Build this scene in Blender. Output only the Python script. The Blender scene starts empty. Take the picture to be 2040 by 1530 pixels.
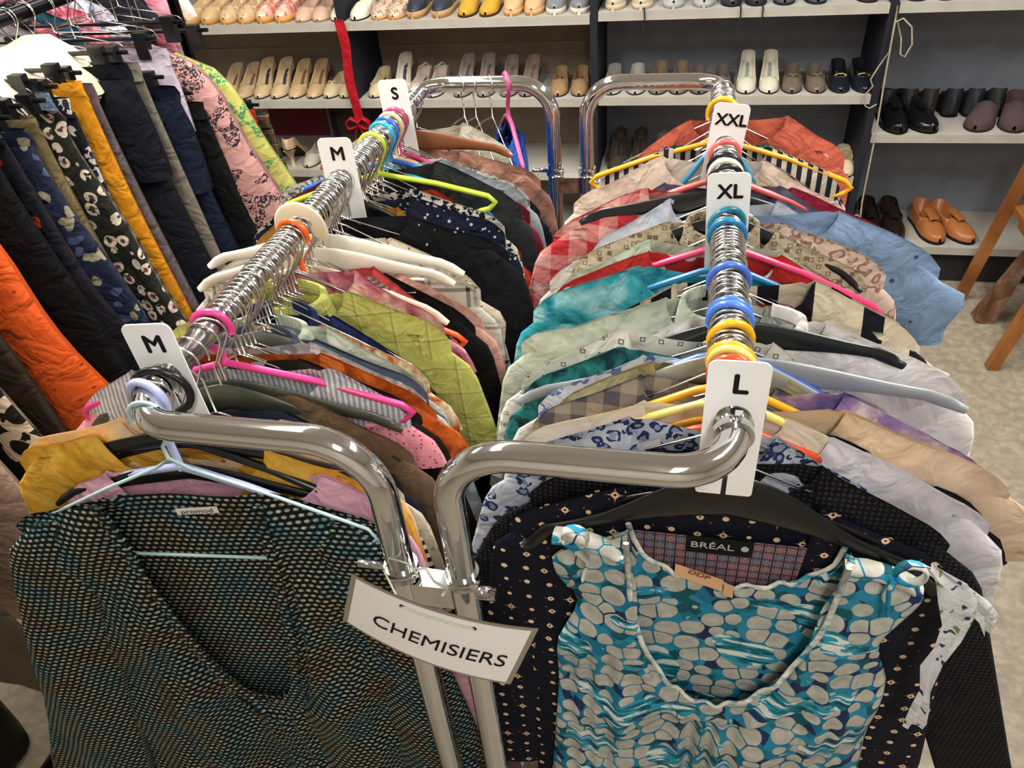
import bpy, bmesh, math, random
from math import sin, cos, pi, sqrt, radians
from mathutils import Vector, Matrix
random.seed(11)
COL = bpy.context.scene.collection
SC = bpy.context.scene

# ------------------------------------------------------------------ camera, world, light
CAMZ = 1.9
cam_d = bpy.data.cameras.new('camera'); cam = bpy.data.objects.new('camera', cam_d); COL.objects.link(cam)
cam_d.sensor_width = 36.0; cam_d.lens = 36.0 * 1525 / 2040; cam_d.clip_start = 0.02
_r = Vector((.97719, .19948, -.07286)); _u = Vector((-.06773, .6179, .78333))
_r.normalize(); _u = (_u - _r * _u.dot(_r)).normalized(); _b = _r.cross(_u)
cam.matrix_world = Matrix(((_r.x, _u.x, _b.x, 0), (_r.y, _u.y, _b.y, 0), (_r.z, _u.z, _b.z, CAMZ), (0, 0, 0, 1)))
SC.camera = cam
SC.view_settings.view_transform = 'Standard'; SC.view_settings.look = 'None'
SC.view_settings.exposure = -0.12; SC.view_settings.gamma = 1.0; SC.view_settings.use_curve_mapping = False
SC.cycles.use_denoising = True
SC.cycles.max_bounces = 6; SC.cycles.diffuse_bounces = 3; SC.cycles.glossy_bounces = 4
w = bpy.data.worlds.new('world'); SC.world = w; w.use_nodes = True
w.node_tree.nodes['Background'].inputs[0].default_value = (.8, .85, 1, 1)
w.node_tree.nodes['Background'].inputs[1].default_value = .34
CEIL = 2.75
def area(name, loc, sx, sy, power, col, rot=(0, 0, 0)):
    l = bpy.data.lights.new(name, 'AREA'); l.shape = 'RECTANGLE'; l.size = sx; l.size_y = sy
    l.energy = power; l.color = col
    o = bpy.data.objects.new(name, l); COL.objects.link(o); o.location = loc; o.rotation_euler = rot
    return o
LAMPS = [(-.9, 1.05), (1.0, 1.15), (-.9, 2.35), (1.0, 2.45), (-2.1, 1.6), (.35, -.75)]  # last entry is the added front light behind the camera
area('lamp_light', (-.9, 1.05, CEIL - .085), .22, 1.15, 42, (1, .95, .86))
area('lamp_light', (1.0, 1.15, CEIL - .085), .22, 1.15, 34, (1, .96, .9))
area('lamp_light', (-.9, 2.35, CEIL - .085), .22, 1.15, 30, (1, .95, .87))
area('lamp_light', (1.0, 2.45, CEIL - .085), .22, 1.15, 19, (.92, .95, 1))
area('lamp_light', (-2.1, 1.6, CEIL - .085), .22, 1.15, 18, (1, .95, .87))

area('lamp_light', (.35, -.75, CEIL - .085), .22, 1.15, 20, (1, .95, .9))  # added front light, brightens the sign and other camera-facing surfaces

# ------------------------------------------------------------------ helpers: objects
def setp(o, label=None, cat=None, group=None, kind=None):
    if label: o['label'] = label
    if cat: o['category'] = cat
    if group: o['group'] = group
    if kind: o['kind'] = kind
    return o
def empty(name, loc=(0, 0, 0), rz=0, label=None, cat=None, group=None, kind=None):
    o = bpy.data.objects.new(name, None); COL.objects.link(o); o.location = loc; o.rotation_euler = (0, 0, rz)
    o.empty_display_size = .05
    return setp(o, label, cat, group, kind)
def link(name, me, mat, parent=None, loc=None):
    if mat is not None and len(me.materials) == 0: me.materials.append(mat)
    o = bpy.data.objects.new(name, me); COL.objects.link(o)
    if parent: o.parent = parent
    if loc: o.location = loc
    return o
class MB:
    def __init__(s): s.v = []; s.f = []; s.uv = []; s.sm = []
    def grid(s, rows, uvs=None, wrap=False, capa=False, capb=False, smooth=True):
        b = len(s.v); nr = len(rows); nc = len(rows[0])
        for r in rows: s.v += [tuple(p) for p in r]
        for i in range(nr - 1):
            for j in range(nc if wrap else nc - 1):
                k = (j + 1) % nc
                s.f.append((b + i * nc + j, b + i * nc + k, b + (i + 1) * nc + k, b + (i + 1) * nc + j)); s.sm.append(smooth)
                if uvs:
                    u = uvs[i][k] if k or not wrap else (uvs[i][j][0] + .01, uvs[i][j][1])
                    u2 = uvs[i + 1][k] if k or not wrap else (uvs[i + 1][j][0] + .01, uvs[i + 1][j][1])
                    s.uv += [uvs[i][j], u, u2, uvs[i + 1][j]]
                else:
                    for q in ((b + i * nc + j), (b + i * nc + k), (b + (i + 1) * nc + k), (b + (i + 1) * nc + j)):
                        s.uv.append((s.v[q][0], s.v[q][2] + s.v[q][1]))
        for c, i in ((capa, 0), (capb, nr - 1)):
            if c:
                f = [b + i * nc + j for j in range(nc)]
                if c is True and i: f = f[::-1]
                s.f.append(tuple(f)); s.sm.append(False)
                s.uv += [(s.v[q][0], s.v[q][1] + s.v[q][2]) for q in f]
        return s
    def box(s, x0, x1, y0, y1, z0, z1):
        b = len(s.v)
        s.v += [(x, y, z) for z in (z0, z1) for x, y in ((x0, y0), (x1, y0), (x1, y1), (x0, y1))]
        for f in ((3, 2, 1, 0), (4, 5, 6, 7), (0, 1, 5, 4), (1, 2, 6, 5), (2, 3, 7, 6), (3, 0, 4, 7)):
            s.f.append(tuple(b + i for i in f)); s.sm.append(False)
            s.uv += [(s.v[b + i][0] + s.v[b + i][1] * .37, s.v[b + i][2] + s.v[b + i][1]) for i in f]
        return s
    def tube(s, pts, r, n=8, cap=True, flat=None):
        """sweep a ring along pts; r number or list; flat=(a,b) list: ellipse radii in plane (perp-in-plane, y)"""
        P = [Vector(p) for p in pts]; T = []
        for i in range(len(P)):
            a = P[max(i - 1, 0)]; c = P[min(i + 1, len(P) - 1)]
            T.append((c - a).normalized())
        up = Vector((0, 1, 0)) if abs(T[0].y) < .9 else Vector((1, 0, 0))
        N = (up - T[0] * up.dot(T[0])).normalized(); rows = []
        for i, p in enumerate(P):
            N = (N - T[i] * N.dot(T[i])).normalized(); B = T[i].cross(N)
            if flat: ra, rb = flat[i] if isinstance(flat, list) else flat
            else: ra = rb = r[i] if isinstance(r, (list, tuple)) else r
            rows.append([p + N * (cos(2 * pi * k / n) * rb) + B * (sin(2 * pi * k / n) * ra) for k in range(n)])
        return s.grid(rows, wrap=True, capa=cap, capb=cap)
    def poly(s, pts, y0, y1):
        """prism from an xz outline between y0 and y1 (outline filled by bmesh)"""
        bm = bmesh.new(); vs = [bm.verts.new((x, y0, z)) for x, z in pts]
        f = bm.faces.new(vs); r = bmesh.ops.extrude_face_region(bm, geom=[f])
        bmesh.ops.translate(bm, vec=(0, y1 - y0, 0), verts=[g for g in r['geom'] if isinstance(g, bmesh.types.BMVert)])
        bmesh.ops.recalc_face_normals(bm, faces=bm.faces[:])
        bmesh.ops.triangulate(bm, faces=[q for q in bm.faces if len(q.verts) > 4])
        bm.verts.index_update(); b = len(s.v); s.v += [tuple(v.co) for v in bm.verts]
        for q in bm.faces:
            s.f.append(tuple(b + v.index for v in q.verts)); s.sm.append(False); s.uv += [(v.co.x, v.co.z) for v in q.verts]
        bm.free(); return s
    def mesh(s, name='mesh'):
        me = bpy.data.meshes.new(name); me.from_pydata(s.v, [], s.f)
        me.polygons.foreach_set('use_smooth', s.sm)
        ul = me.uv_layers.new(name='UVMap'); flatuv = [c for p in s.uv for c in p]
        if len(flatuv) == 2 * len(me.loops): ul.data.foreach_set('uv', flatuv)
        me.update(); return me
    def obj(s, name, mat, parent=None, loc=None):
        return link(name, s.mesh(name), mat, parent, loc)
def ss(x, a=0., b=1.):
    t = max(0., min(1., (x - a) / (b - a))); return t * t * (3 - 2 * t)
def lerp(a, b, t): return a + (b - a) * t
def arcpts(c, r, a0, a1, n, pl='xz'):
    o = []
    for i in range(n + 1):
        a = radians(lerp(a0, a1, i / n)); u, v = r * cos(a), r * sin(a)
        o.append(Vector((c[0] + u, c[1], c[2] + v)) if pl == 'xz' else Vector((c[0] + u, c[1] + v, c[2])))
    return o

# ------------------------------------------------------------------ helpers: materials
def lin(h):
    if isinstance(h, (tuple, list)): return tuple(h) if len(h) == 4 else tuple(h) + (1,)
    h = h.lstrip('#'); c = [int(h[i:i + 2], 16) / 255 for i in (0, 2, 4)]
    return tuple((x / 12.92 if x <= .04045 else ((x + .055) / 1.055) ** 2.4) for x in c) + (1,)
def nd(nt, t, ins=None, **at):
    n = nt.nodes.new(t)
    for k, v in at.items(): setattr(n, k, v)
    for k, v in (ins or {}).items():
        s = n.inputs[k]
        if isinstance(v, bpy.types.NodeSocket): nt.links.new(v, s)
        else: s.default_value = v
    return n
def ma(nt, op, a, b=None, c=None):
    n = nt.nodes.new('ShaderNodeMath'); n.operation = op
    for i, v in enumerate((a, b, c)):
        if v is None: continue
        if isinstance(v, bpy.types.NodeSocket): nt.links.new(v, n.inputs[i])
        else: n.inputs[i].default_value = v
    return n.outputs[0]
def mix(nt, f, a, b, mode='MIX'):
    n = nt.nodes.new('ShaderNodeMixRGB'); n.blend_type = mode
    for i, v in enumerate((f, a, b)):
        if isinstance(v, bpy.types.NodeSocket): nt.links.new(v, n.inputs[i])
        elif i == 0: n.inputs[0].default_value = v
        else: n.inputs[i].default_value = lin(v)
    return n.outputs[0]
def noise(nt, vec, sc, det=2, dist=0.):
    return nd(nt, 'ShaderNodeTexNoise', {'Vector': vec, 'Scale': sc, 'Detail': det, 'Distortion': dist}).outputs['Fac']
def ramp(nt, f, stops, const=False):
    n = nt.nodes.new('ShaderNodeValToRGB'); nt.links.new(f, n.inputs[0]); e = n.color_ramp.elements
    if const: n.color_ramp.interpolation = 'CONSTANT'
    while len(e) < len(stops): e.new(.5)
    for i, (p, c) in enumerate(stops): e[i].position = p; e[i].color = lin(c)
    return n.outputs[0]
def vor(nt, vec, sc, rnd=1., feat='F1', metric='EUCLIDEAN', ex=.5):
    n = nt.nodes.new('ShaderNodeTexVoronoi'); n.feature = feat
    if feat != 'DISTANCE_TO_EDGE': n.distance = metric
    nt.links.new(vec, n.inputs['Vector']); n.inputs['Scale'].default_value = sc; n.inputs['Randomness'].default_value = rnd
    if metric == 'MINKOWSKI': n.inputs['Exponent'].default_value = ex
    return n
def warp(nt, vec, sc, amt):
    n = nd(nt, 'ShaderNodeTexNoise', {'Vector': vec, 'Scale': sc, 'Detail': 1.0})
    sub = nd(nt, 'ShaderNodeVectorMath', {0: n.outputs['Color'], 1: (.5, .5, .5)}, operation='SUBTRACT')
    mul = nd(nt, 'ShaderNodeVectorMath', {0: sub.outputs[0], 1: (amt, amt, amt)}, operation='MULTIPLY')
    return nd(nt, 'ShaderNodeVectorMath', {0: vec, 1: mul.outputs[0]}, operation='ADD').outputs[0]
def band(nt, v, a, b):
    return ma(nt, 'MULTIPLY', ma(nt, 'GREATER_THAN', v, a), ma(nt, 'LESS_THAN', v, b))
def pattern(nt, vec, sp):
    k = sp[0]
    if k == 'plain': return mix(nt, .12, sp[1], ramp(nt, noise(nt, vec, 14, 3), [(.3, '000000'), (.7, 'ffffff')]), 'SOFT_LIGHT')
    sep = nd(nt, 'ShaderNodeSeparateXYZ', {0: vec}); x, y = sep.outputs[0], sep.outputs[1]
    fr = lambda v, f: ma(nt, 'FRACT', ma(nt, 'MULTIPLY', v, f))
    if k == 'stripe':   # c1 c2 freq axis duty
        return mix(nt, ma(nt, 'GREATER_THAN', fr(x if sp[4] == 'x' else y, sp[3]), sp[5]), sp[1], sp[2])
    if k == 'diag':
        wv = warp(nt, vec, 18, .03); s2 = nd(nt, 'ShaderNodeSeparateXYZ', {0: wv})
        return mix(nt, ma(nt, 'GREATER_THAN', fr(ma(nt, 'ADD', s2.outputs[0], s2.outputs[1]), sp[3]), sp[4]), sp[1], sp[2])
    if k == 'plaid':    # base, line, line2, freq, duty
        a = ma(nt, 'LESS_THAN', fr(x, sp[4]), sp[5]); b = ma(nt, 'LESS_THAN', fr(y, sp[4]), sp[5])
        a2 = band(nt, fr(x, sp[4]), sp[5] * 1.8, sp[5] * 2.5); b2 = band(nt, fr(y, sp[4]), sp[5] * 1.8, sp[5] * 2.5)
        c = mix(nt, ma(nt, 'MULTIPLY', ma(nt, 'ADD', a, b), .6), sp[1], sp[2])
        return mix(nt, ma(nt, 'MULTIPLY', ma(nt, 'ADD', a2, b2), .5), c, sp[3])
    if k == 'gingham':  # base, c, freq
        a = ma(nt, 'LESS_THAN', fr(x, sp[3]), .5); b = ma(nt, 'LESS_THAN', fr(y, sp[3]), .5)
        return mix(nt, ma(nt, 'MULTIPLY', ma(nt, 'ADD', a, b), .5), sp[1], sp[2])
    if k == 'dots':     # base, dot, scale, radius, rnd
        v = vor(nt, vec, sp[3], sp[5]); return mix(nt, ma(nt, 'LESS_THAN', v.outputs['Distance'], sp[4]), sp[1], sp[2])
    if k == 'diam':
        v = vor(nt, vec, sp[3], sp[5], metric='CHEBYCHEV'); return mix(nt, band(nt, v.outputs['Distance'], sp[4] * .6, sp[4]), sp[1], sp[2])
    if k == 'flor':     # base, c1, c2, scale, thr
        wv = warp(nt, vec, sp[4] * 1.3, .8 / sp[4]); v = vor(nt, wv, sp[4])
        cc = nd(nt, 'ShaderNodeSeparateXYZ', {0: v.outputs['Color']})
        c = mix(nt, ma(nt, 'GREATER_THAN', cc.outputs[0], .5), sp[2], sp[3])
        c = mix(nt, ma(nt, 'GREATER_THAN', cc.outputs[1], .72), c, sp[1])
        return mix(nt, ma(nt, 'LESS_THAN', v.outputs['Distance'], sp[5]), sp[1], c)
    if k == 'leo':      # base, ring, scale, fill
        wv = warp(nt, vec, sp[3] * .9, .9 / sp[3]); v = vor(nt, wv, sp[3]); d = v.outputs['Distance']
        n = noise(nt, vec, sp[3] * 1.6, 1); m = ma(nt, 'MULTIPLY', band(nt, d, .27, .47), ma(nt, 'GREATER_THAN', n, .43))
        return mix(nt, m, mix(nt, ma(nt, 'LESS_THAN', d, .27), sp[1], sp[4]), sp[2])
    if k == 'wc':       # c1 c2 c3 scale
        n = noise(nt, vec, sp[4], 4, .6); return ramp(nt, n, [(.32, sp[1]), (.5, sp[2]), (.66, sp[3])])
    if k == 'stars':    # base, star, speck, scale
        v = vor(nt, vec, sp[4], 0.12, metric='MINKOWSKI', ex=.45); v2 = vor(nt, vec, sp[4] * 1.9, .35)
        c = mix(nt, ma(nt, 'LESS_THAN', v2.outputs['Distance'], .1), sp[1], sp[3])
        ve = vor(nt, vec, sp[4], 0.12)
        c = mix(nt, ma(nt, 'LESS_THAN', v.outputs['Distance'], .62), c, sp[2])
        c = mix(nt, band(nt, ve.outputs['Distance'], .0, .15), c, 'e9c9a0')
        return mix(nt, ma(nt, 'LESS_THAN', ve.outputs['Distance'], .06), c, sp[1])
    if k == 'ovals':    # ivory pebbles on teal, navy and sky, with smeared bands of plain teal between
        wv = warp(nt, vec, 14, .012); s2 = nd(nt, 'ShaderNodeSeparateXYZ', {0: wv})
        v = vor(nt, wv, 37, .5, 'DISTANCE_TO_EDGE'); vf = vor(nt, wv, 37, .5); c = vor(nt, wv, 62, .9)
        cc = nd(nt, 'ShaderNodeSeparateXYZ', {0: c.outputs['Color']})
        g = ramp(nt, cc.outputs[0], [(0, '1a7090'), (.3, '2480a0'), (.52, '1c3056'), (.68, '10545e'), (.85, '2f86a6')], True)
        iv = ramp(nt, noise(nt, vec, 60, 2), [(.3, 'a5a49b'), (.7, 'c0bfb6')])
        st = nd(nt, 'ShaderNodeMapping', {0: vec, 3: (22, 95, 1)}); sn = noise(nt, st.outputs[0], 1, 3, .5)
        sm = ramp(nt, sn, [(0, 'd9ddd6'), (.43, '3395b3'), (.52, '1b6873'), (.6, '1f3a60')], True)
        n2 = nd(nt, 'ShaderNodeMapping', {0: vec, 3: (11, 17, 1)})
        bandm = ma(nt, 'GREATER_THAN', noise(nt, n2.outputs[0], 1, 1), .57)
        o = mix(nt, ma(nt, 'MULTIPLY', ma(nt, 'GREATER_THAN', v.outputs['Distance'], .035), ma(nt, 'LESS_THAN', vf.outputs['Distance'], .56)), g, iv)
        return mix(nt, bandm, o, sm)
    if k == 'knit':     # open-weave: dark green-black ground, cream and teal stitches in offset rows
        m = nd(nt, 'ShaderNodeMapping', {0: warp(nt, vec, 9, .008), 3: (104, 128, 1)})
        s2 = nd(nt, 'ShaderNodeSeparateXYZ', {0: m.outputs[0]})
        row = ma(nt, 'FLOOR', s2.outputs[1]); off = ma(nt, 'MULTIPLY', ma(nt, 'MODULO', row, 2), .5)
        fx = ma(nt, 'SUBTRACT', ma(nt, 'FRACT', ma(nt, 'ADD', s2.outputs[0], off)), .5)
        fy = ma(nt, 'SUBTRACT', ma(nt, 'FRACT', s2.outputs[1]), .5)
        d = ma(nt, 'SQRT', ma(nt, 'ADD', ma(nt, 'MULTIPLY', fx, fx), ma(nt, 'MULTIPLY', ma(nt, 'MULTIPLY', fy, fy), 1.7)))
        n = noise(nt, vec, 15, 4, .4); n2 = noise(nt, vec, 230, 1)
        ground = ramp(nt, n, [(.38, '241e18'), (.5, '18221f'), (.62, '142c33')])
        st = ramp(nt, n, [(.36, '85775f'), (.46, '9a9a84'), (.55, '7b948c'), (.64, '577f88')])
        st = mix(nt, ma(nt, 'GREATER_THAN', n2, .56), st, 'bbb8a6')
        c = mix(nt, ma(nt, 'LESS_THAN', ma(nt, 'ADD', d, ma(nt, 'MULTIPLY', n2, .16)), .40), ground, st)
        return mix(nt, ma(nt, 'GREATER_THAN', d, .56), c, '0a0b0b')
    if k == 'tiles':
        v = vor(nt, vec, 85, 0, metric='CHEBYCHEV'); v2 = vor(nt, vec, 170, 0); d = v.outputs['Distance']
        cc = nd(nt, 'ShaderNodeSeparateXYZ', {0: v.outputs['Color']})
        c = mix(nt, ma(nt, 'GREATER_THAN', cc.outputs[0], .5), '54586d', '7d5560')
        c = mix(nt, band(nt, v2.outputs['Distance'], .3, .4), c, 'b0998c'); return mix(nt, ma(nt, 'GREATER_THAN', d, .43), c, '2a2833')
    if k == 'rosette':  # base, petal, centre, scale
        wv = warp(nt, vec, sp[4] * .8, .55 / sp[4]); v = vor(nt, wv, sp[4], .55); d = v.outputs['Distance']
        c = mix(nt, ma(nt, 'LESS_THAN', d, .4), sp[1], sp[2]); c = mix(nt, ma(nt, 'LESS_THAN', d, .19), c, sp[3])
        return mix(nt, ma(nt, 'GREATER_THAN', noise(nt, vec, sp[4] * 3, 2), .6), c, sp[1])
    if k == 'print':    # base, ink, scale, thr : scratchy ink motifs in clusters
        a = noise(nt, vec, sp[3], 1, .3); b = noise(nt, vec, sp[3] * 5, 2, 2.2)
        m = ma(nt, 'MULTIPLY', ma(nt, 'GREATER_THAN', a, sp[4]), ma(nt, 'GREATER_THAN', b, .5)); return mix(nt, m, sp[1], sp[2])
    if k == 'denim':
        n = noise(nt, vec, 60, 4); m = nd(nt, 'ShaderNodeMapping', {0: vec, 3: (900, 200, 1)})
        c = ramp(nt, n, [(.3, sp[1]), (.7, sp[2])]); return mix(nt, .25, c, ramp(nt, noise(nt, m.outputs[0], 1, 1), [(.3, '202020'), (.7, 'e0e0e0')]), 'SOFT_LIGHT')
    raise ValueError(k)
MC = {}
def mat(name, spec=None, rough=.8, metal=0., bump=.25, bscale=700, sheen=.0, spec_l=.16, trans=0., coat=0., vecsrc='UV', wr=0.):
    key = (name, str(spec), rough)
    if key in MC: return MC[key]
    m = bpy.data.materials.new(name); m.use_nodes = True; nt = m.node_tree
    p = nt.nodes['Principled BSDF']; tc = nt.nodes.new('ShaderNodeTexCoord'); vec = tc.outputs[vecsrc]
    c = pattern(nt, vec, spec) if isinstance(spec, tuple) else None
    if c is not None: nt.links.new(c, p.inputs['Base Color'])
    else: p.inputs['Base Color'].default_value = lin(spec)
    p.inputs['Roughness'].default_value = rough; p.inputs['Metallic'].default_value = metal
    p.inputs['Specular IOR Level'].default_value = spec_l; p.inputs['Coat Weight'].default_value = coat
    p.inputs['Coat Roughness'].default_value = .1
    if sheen: p.inputs['Sheen Weight'].default_value = sheen
    if trans: p.inputs['Transmission Weight'].default_value = trans
    if bump:
        h = noise(nt, vec, bscale, 2); b = nd(nt, 'ShaderNodeBump', {'Height': h, 'Strength': bump, 'Distance': .0006})
        if wr:
            h2 = noise(nt, warp(nt, vec, 9, .1), 22, 3, .4)
            b2 = nd(nt, 'ShaderNodeBump', {'Height': h2, 'Strength': wr, 'Distance': .02, 'Normal': b.outputs[0]}); b = b2
        nt.links.new(b.outputs[0], p.inputs['Normal'])
    MC[key] = m; return m
def cloth(name, spec, wr=.6, **k): return mat('cloth_' + name, spec if isinstance(spec, tuple) else ('plain', spec), wr=wr, **k)
def plastic(name, c, rough=.28): return mat('plastic_' + name, c, rough=rough, bump=0, sheen=0, spec_l=.5)
def metal(name, c='d0d0d0', rough=.2):
    return mat('metal_' + name, c, rough=rough, metal=1, bump=0, sheen=0, spec_l=.5)
CHROME = metal('chrome', 'd9dade', .07)
WIRE = metal('wire', 'cfccc8', .22)
WHITEP = plastic('white', 'f8f8f8', .35)
BLACKP = plastic('black', '0b0b0d', .3)
BLACKINK = mat('black_ink', '141414', .6, bump=0, sheen=0)

def text(body, size, font_mat, parent, loc=(0, 0, 0), name='lettering', bend=None, sx=1., bold=0., rotz=0., ext=.0002):
    if bold:
        o0 = text(body, size, font_mat, parent, loc, name, bend, sx, 0, rotz, ext); bm = bmesh.new()
        for dx, dz in ((-bold, 0), (bold, 0), (0, bold), (0, -bold)):
            n0 = len(bm.verts); bm.from_mesh(o0.data); bm.verts.ensure_lookup_table()
            for v in bm.verts[n0:]: v.co.x += dx; v.co.z += dz; v.co.y -= .00001 * n0 / 100
        bm.to_mesh(o0.data); bm.free(); return o0
    cu = bpy.data.curves.new(name, 'FONT'); cu.body = body; cu.size = size; cu.align_x = 'CENTER'; cu.align_y = 'CENTER'
    cu.extrude = ext; cu.resolution_u = 6
    tmp = bpy.data.objects.new('t', cu); COL.objects.link(tmp)
    dg = bpy.context.evaluated_depsgraph_get(); me = bpy.data.meshes.new_from_object(tmp.evaluated_get(dg))
    bpy.data.objects.remove(tmp); me.name = name
    for v in me.vertices:     # text lies in local xz, reads from -y
        x, z, t = v.co.x * sx, v.co.y, v.co.z
        v.co = (x, -t - .0003, z)
        x2 = x * cos(rotz) - z * sin(rotz); z2 = x * sin(rotz) + z * cos(rotz)
        v.co = Vector((x2, v.co.y, z2)) + Vector(loc)
        if bend: v.co.y += bend(v.co.x)
    me.materials.clear(); me.materials.append(font_mat)
    o = bpy.data.objects.new(name, me); COL.objects.link(o); o.parent = parent; return o

# ------------------------------------------------------------------ the setting
def floor_mat():
    m = bpy.data.materials.new('speckled_vinyl'); m.use_nodes = True; nt = m.node_tree; p = nt.nodes['Principled BSDF']
    v = nt.nodes.new('ShaderNodeTexCoord').outputs['Object']
    a = ramp(nt, noise(nt, v, 34, 6, .3), [(.35, '81786a'), (.5, '968b78'), (.65, 'aa9f8a')])
    b = mix(nt, .35, a, ramp(nt, noise(nt, v, 5, 3), [(.3, '817868'), (.7, 'a39883')]))
    nt.links.new(b, p.inputs['Base Color']); p.inputs['Roughness'].default_value = .45; return m
def wall_mat(c1, c2, n):
    m = bpy.data.materials.new(n); m.use_nodes = True; nt = m.node_tree; p = nt.nodes['Principled BSDF']
    v = nt.nodes.new('ShaderNodeTexCoord').outputs['Object']
    nt.links.new(ramp(nt, noise(nt, v, 3, 4), [(.3, c1), (.7, c2)]), p.inputs['Base Color']); p.inputs['Roughness'].default_value = .85
    return m
WALLM = wall_mat('cdc6b8', 'd5cec2', 'painted_wall'); CEILM = wall_mat('e6e4de', 'ecebe6', 'ceiling_tile')
def struct(name, mb, m): return setp(mb.obj(name, m), kind='structure')
X0, X1, YF, YB = -3.2, 3.2, -2.2, 3.68
struct('floor', MB().box(X0, X1, YF, YB, -.1, 0), floor_mat())
struct('ceiling', MB().box(X0, X1, YF, YB, CEIL, CEIL + .1), CEILM)
struct('wall_back', MB().box(X0, X1, YB, YB + .1, 0, CEIL), WALLM)
struct('wall_front', MB().box(X0, X1, YF - .1, YF, 0, CEIL), WALLM)
struct('wall_left', MB().box(X0 - .1, X0, YF, YB, 0, CEIL), WALLM)
struct('wall_right', MB().box(X1, X1 + .1, YF, YB, 0, CEIL), WALLM)
LEDM = bpy.data.materials.new('lamp_diffuser'); LEDM.use_nodes = True
_p = LEDM.node_tree.nodes['Principled BSDF']; _p.inputs['Emission Color'].default_value = (1, .97, .9, 1); _p.inputs['Emission Strength'].default_value = 9.0
for i, (x, y) in enumerate(LAMPS):
    t = empty('ceiling_lamp', (x, y, CEIL), 0, ['long white fluorescent lamp above the left clothes rail', 'long white fluorescent lamp above the aisle to the right', 'long white fluorescent lamp before the left shoe shelves', 'long white fluorescent lamp before the right shoe shelves', 'long white fluorescent lamp above the trouser rail', 'long white lamp added over the near aisle for front light'][i], 'lamp', 'ceiling lamps')
    MB().box(-.16, .16, -.62, .62, -.05, 0).obj('housing', WHITEP, t)
    MB().box(-.13, .13, -.6, .6, -.08, -.05).obj('diffuser', LEDM, t)

# ------------------------------------------------------------------ shoe shelving
SHM = mat('shelf_board', ('plain', 'aaa69d'), .5, bump=0, sheen=0, vecsrc='Object')
UPM = mat('shelf_upright', ('plain', '23262e'), .6, bump=0, sheen=0, vecsrc='Object')
BKL = mat('shelf_back_left', ('plain', '8a7d70'), .8, bump=0, sheen=0, vecsrc='Object')
BKR = mat('shelf_back_right', ('plain', '7c818c'), .8, bump=0, sheen=0, vecsrc='Object')
SY = 3.25; SD = .36
bays = [(-2.56, -1.475, 'leftmost shoe shelving bay behind the trouser rail', BKL, [1.155, .83, .50, .18]),
        (-1.455, -.405, 'shoe shelving bay between the red ribbon and the dark post', BKL, [1.155, .83, .50, .18]),
        (-.375, .695, 'shoe shelving bay behind the right rail end', BKR, [1.165, .835, .50, .18]),
        (.725, 1.85, 'right shoe shelving bay beside the wooden chair', BKR, [1.165, .68, .185])]
for i, (a, b, lab, bm_, zs) in enumerate(bays):
    t = empty('shelving_unit', (0, SY, 0), 0, lab, 'shelving', 'shoe shelving bays')
    for z in zs:
        sb = MB().box(a + .002, b - .002, 0, SD, z - .034, z).obj('shelf', SHM, t)
        if z > 1 : MB().box(a + .002, b - .002, -.0015, 0, z - .034, z - .031).obj('edge_lip', SHM, sb)
    MB().box(a, b, SD + .005, SD + .02, 0, 1.9).obj('back_panel', bm_, t)
    MB().box(a, a + .0, 0, 0, 0, 0)
    MB().box(b, b + .028, 0.004, SD, 0, 1.9).obj('side_panel', UPM, t)
    if i == 0: MB().box(a - .028, a, 0.004, SD, 0, 1.9).obj('side_panel', UPM, t)
    MB().box(a, b, .04, .06, 0, .14).obj('plinth', mat('plinth', '2c2a2a', .6, bump=0, sheen=0), t)
    if i < 2: MB().box(a, b, SD - .004, SD + .004, .96, .968).obj('back_rail', mat('back_rail', '8b8274', .5, bump=0, sheen=0), t)

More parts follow.
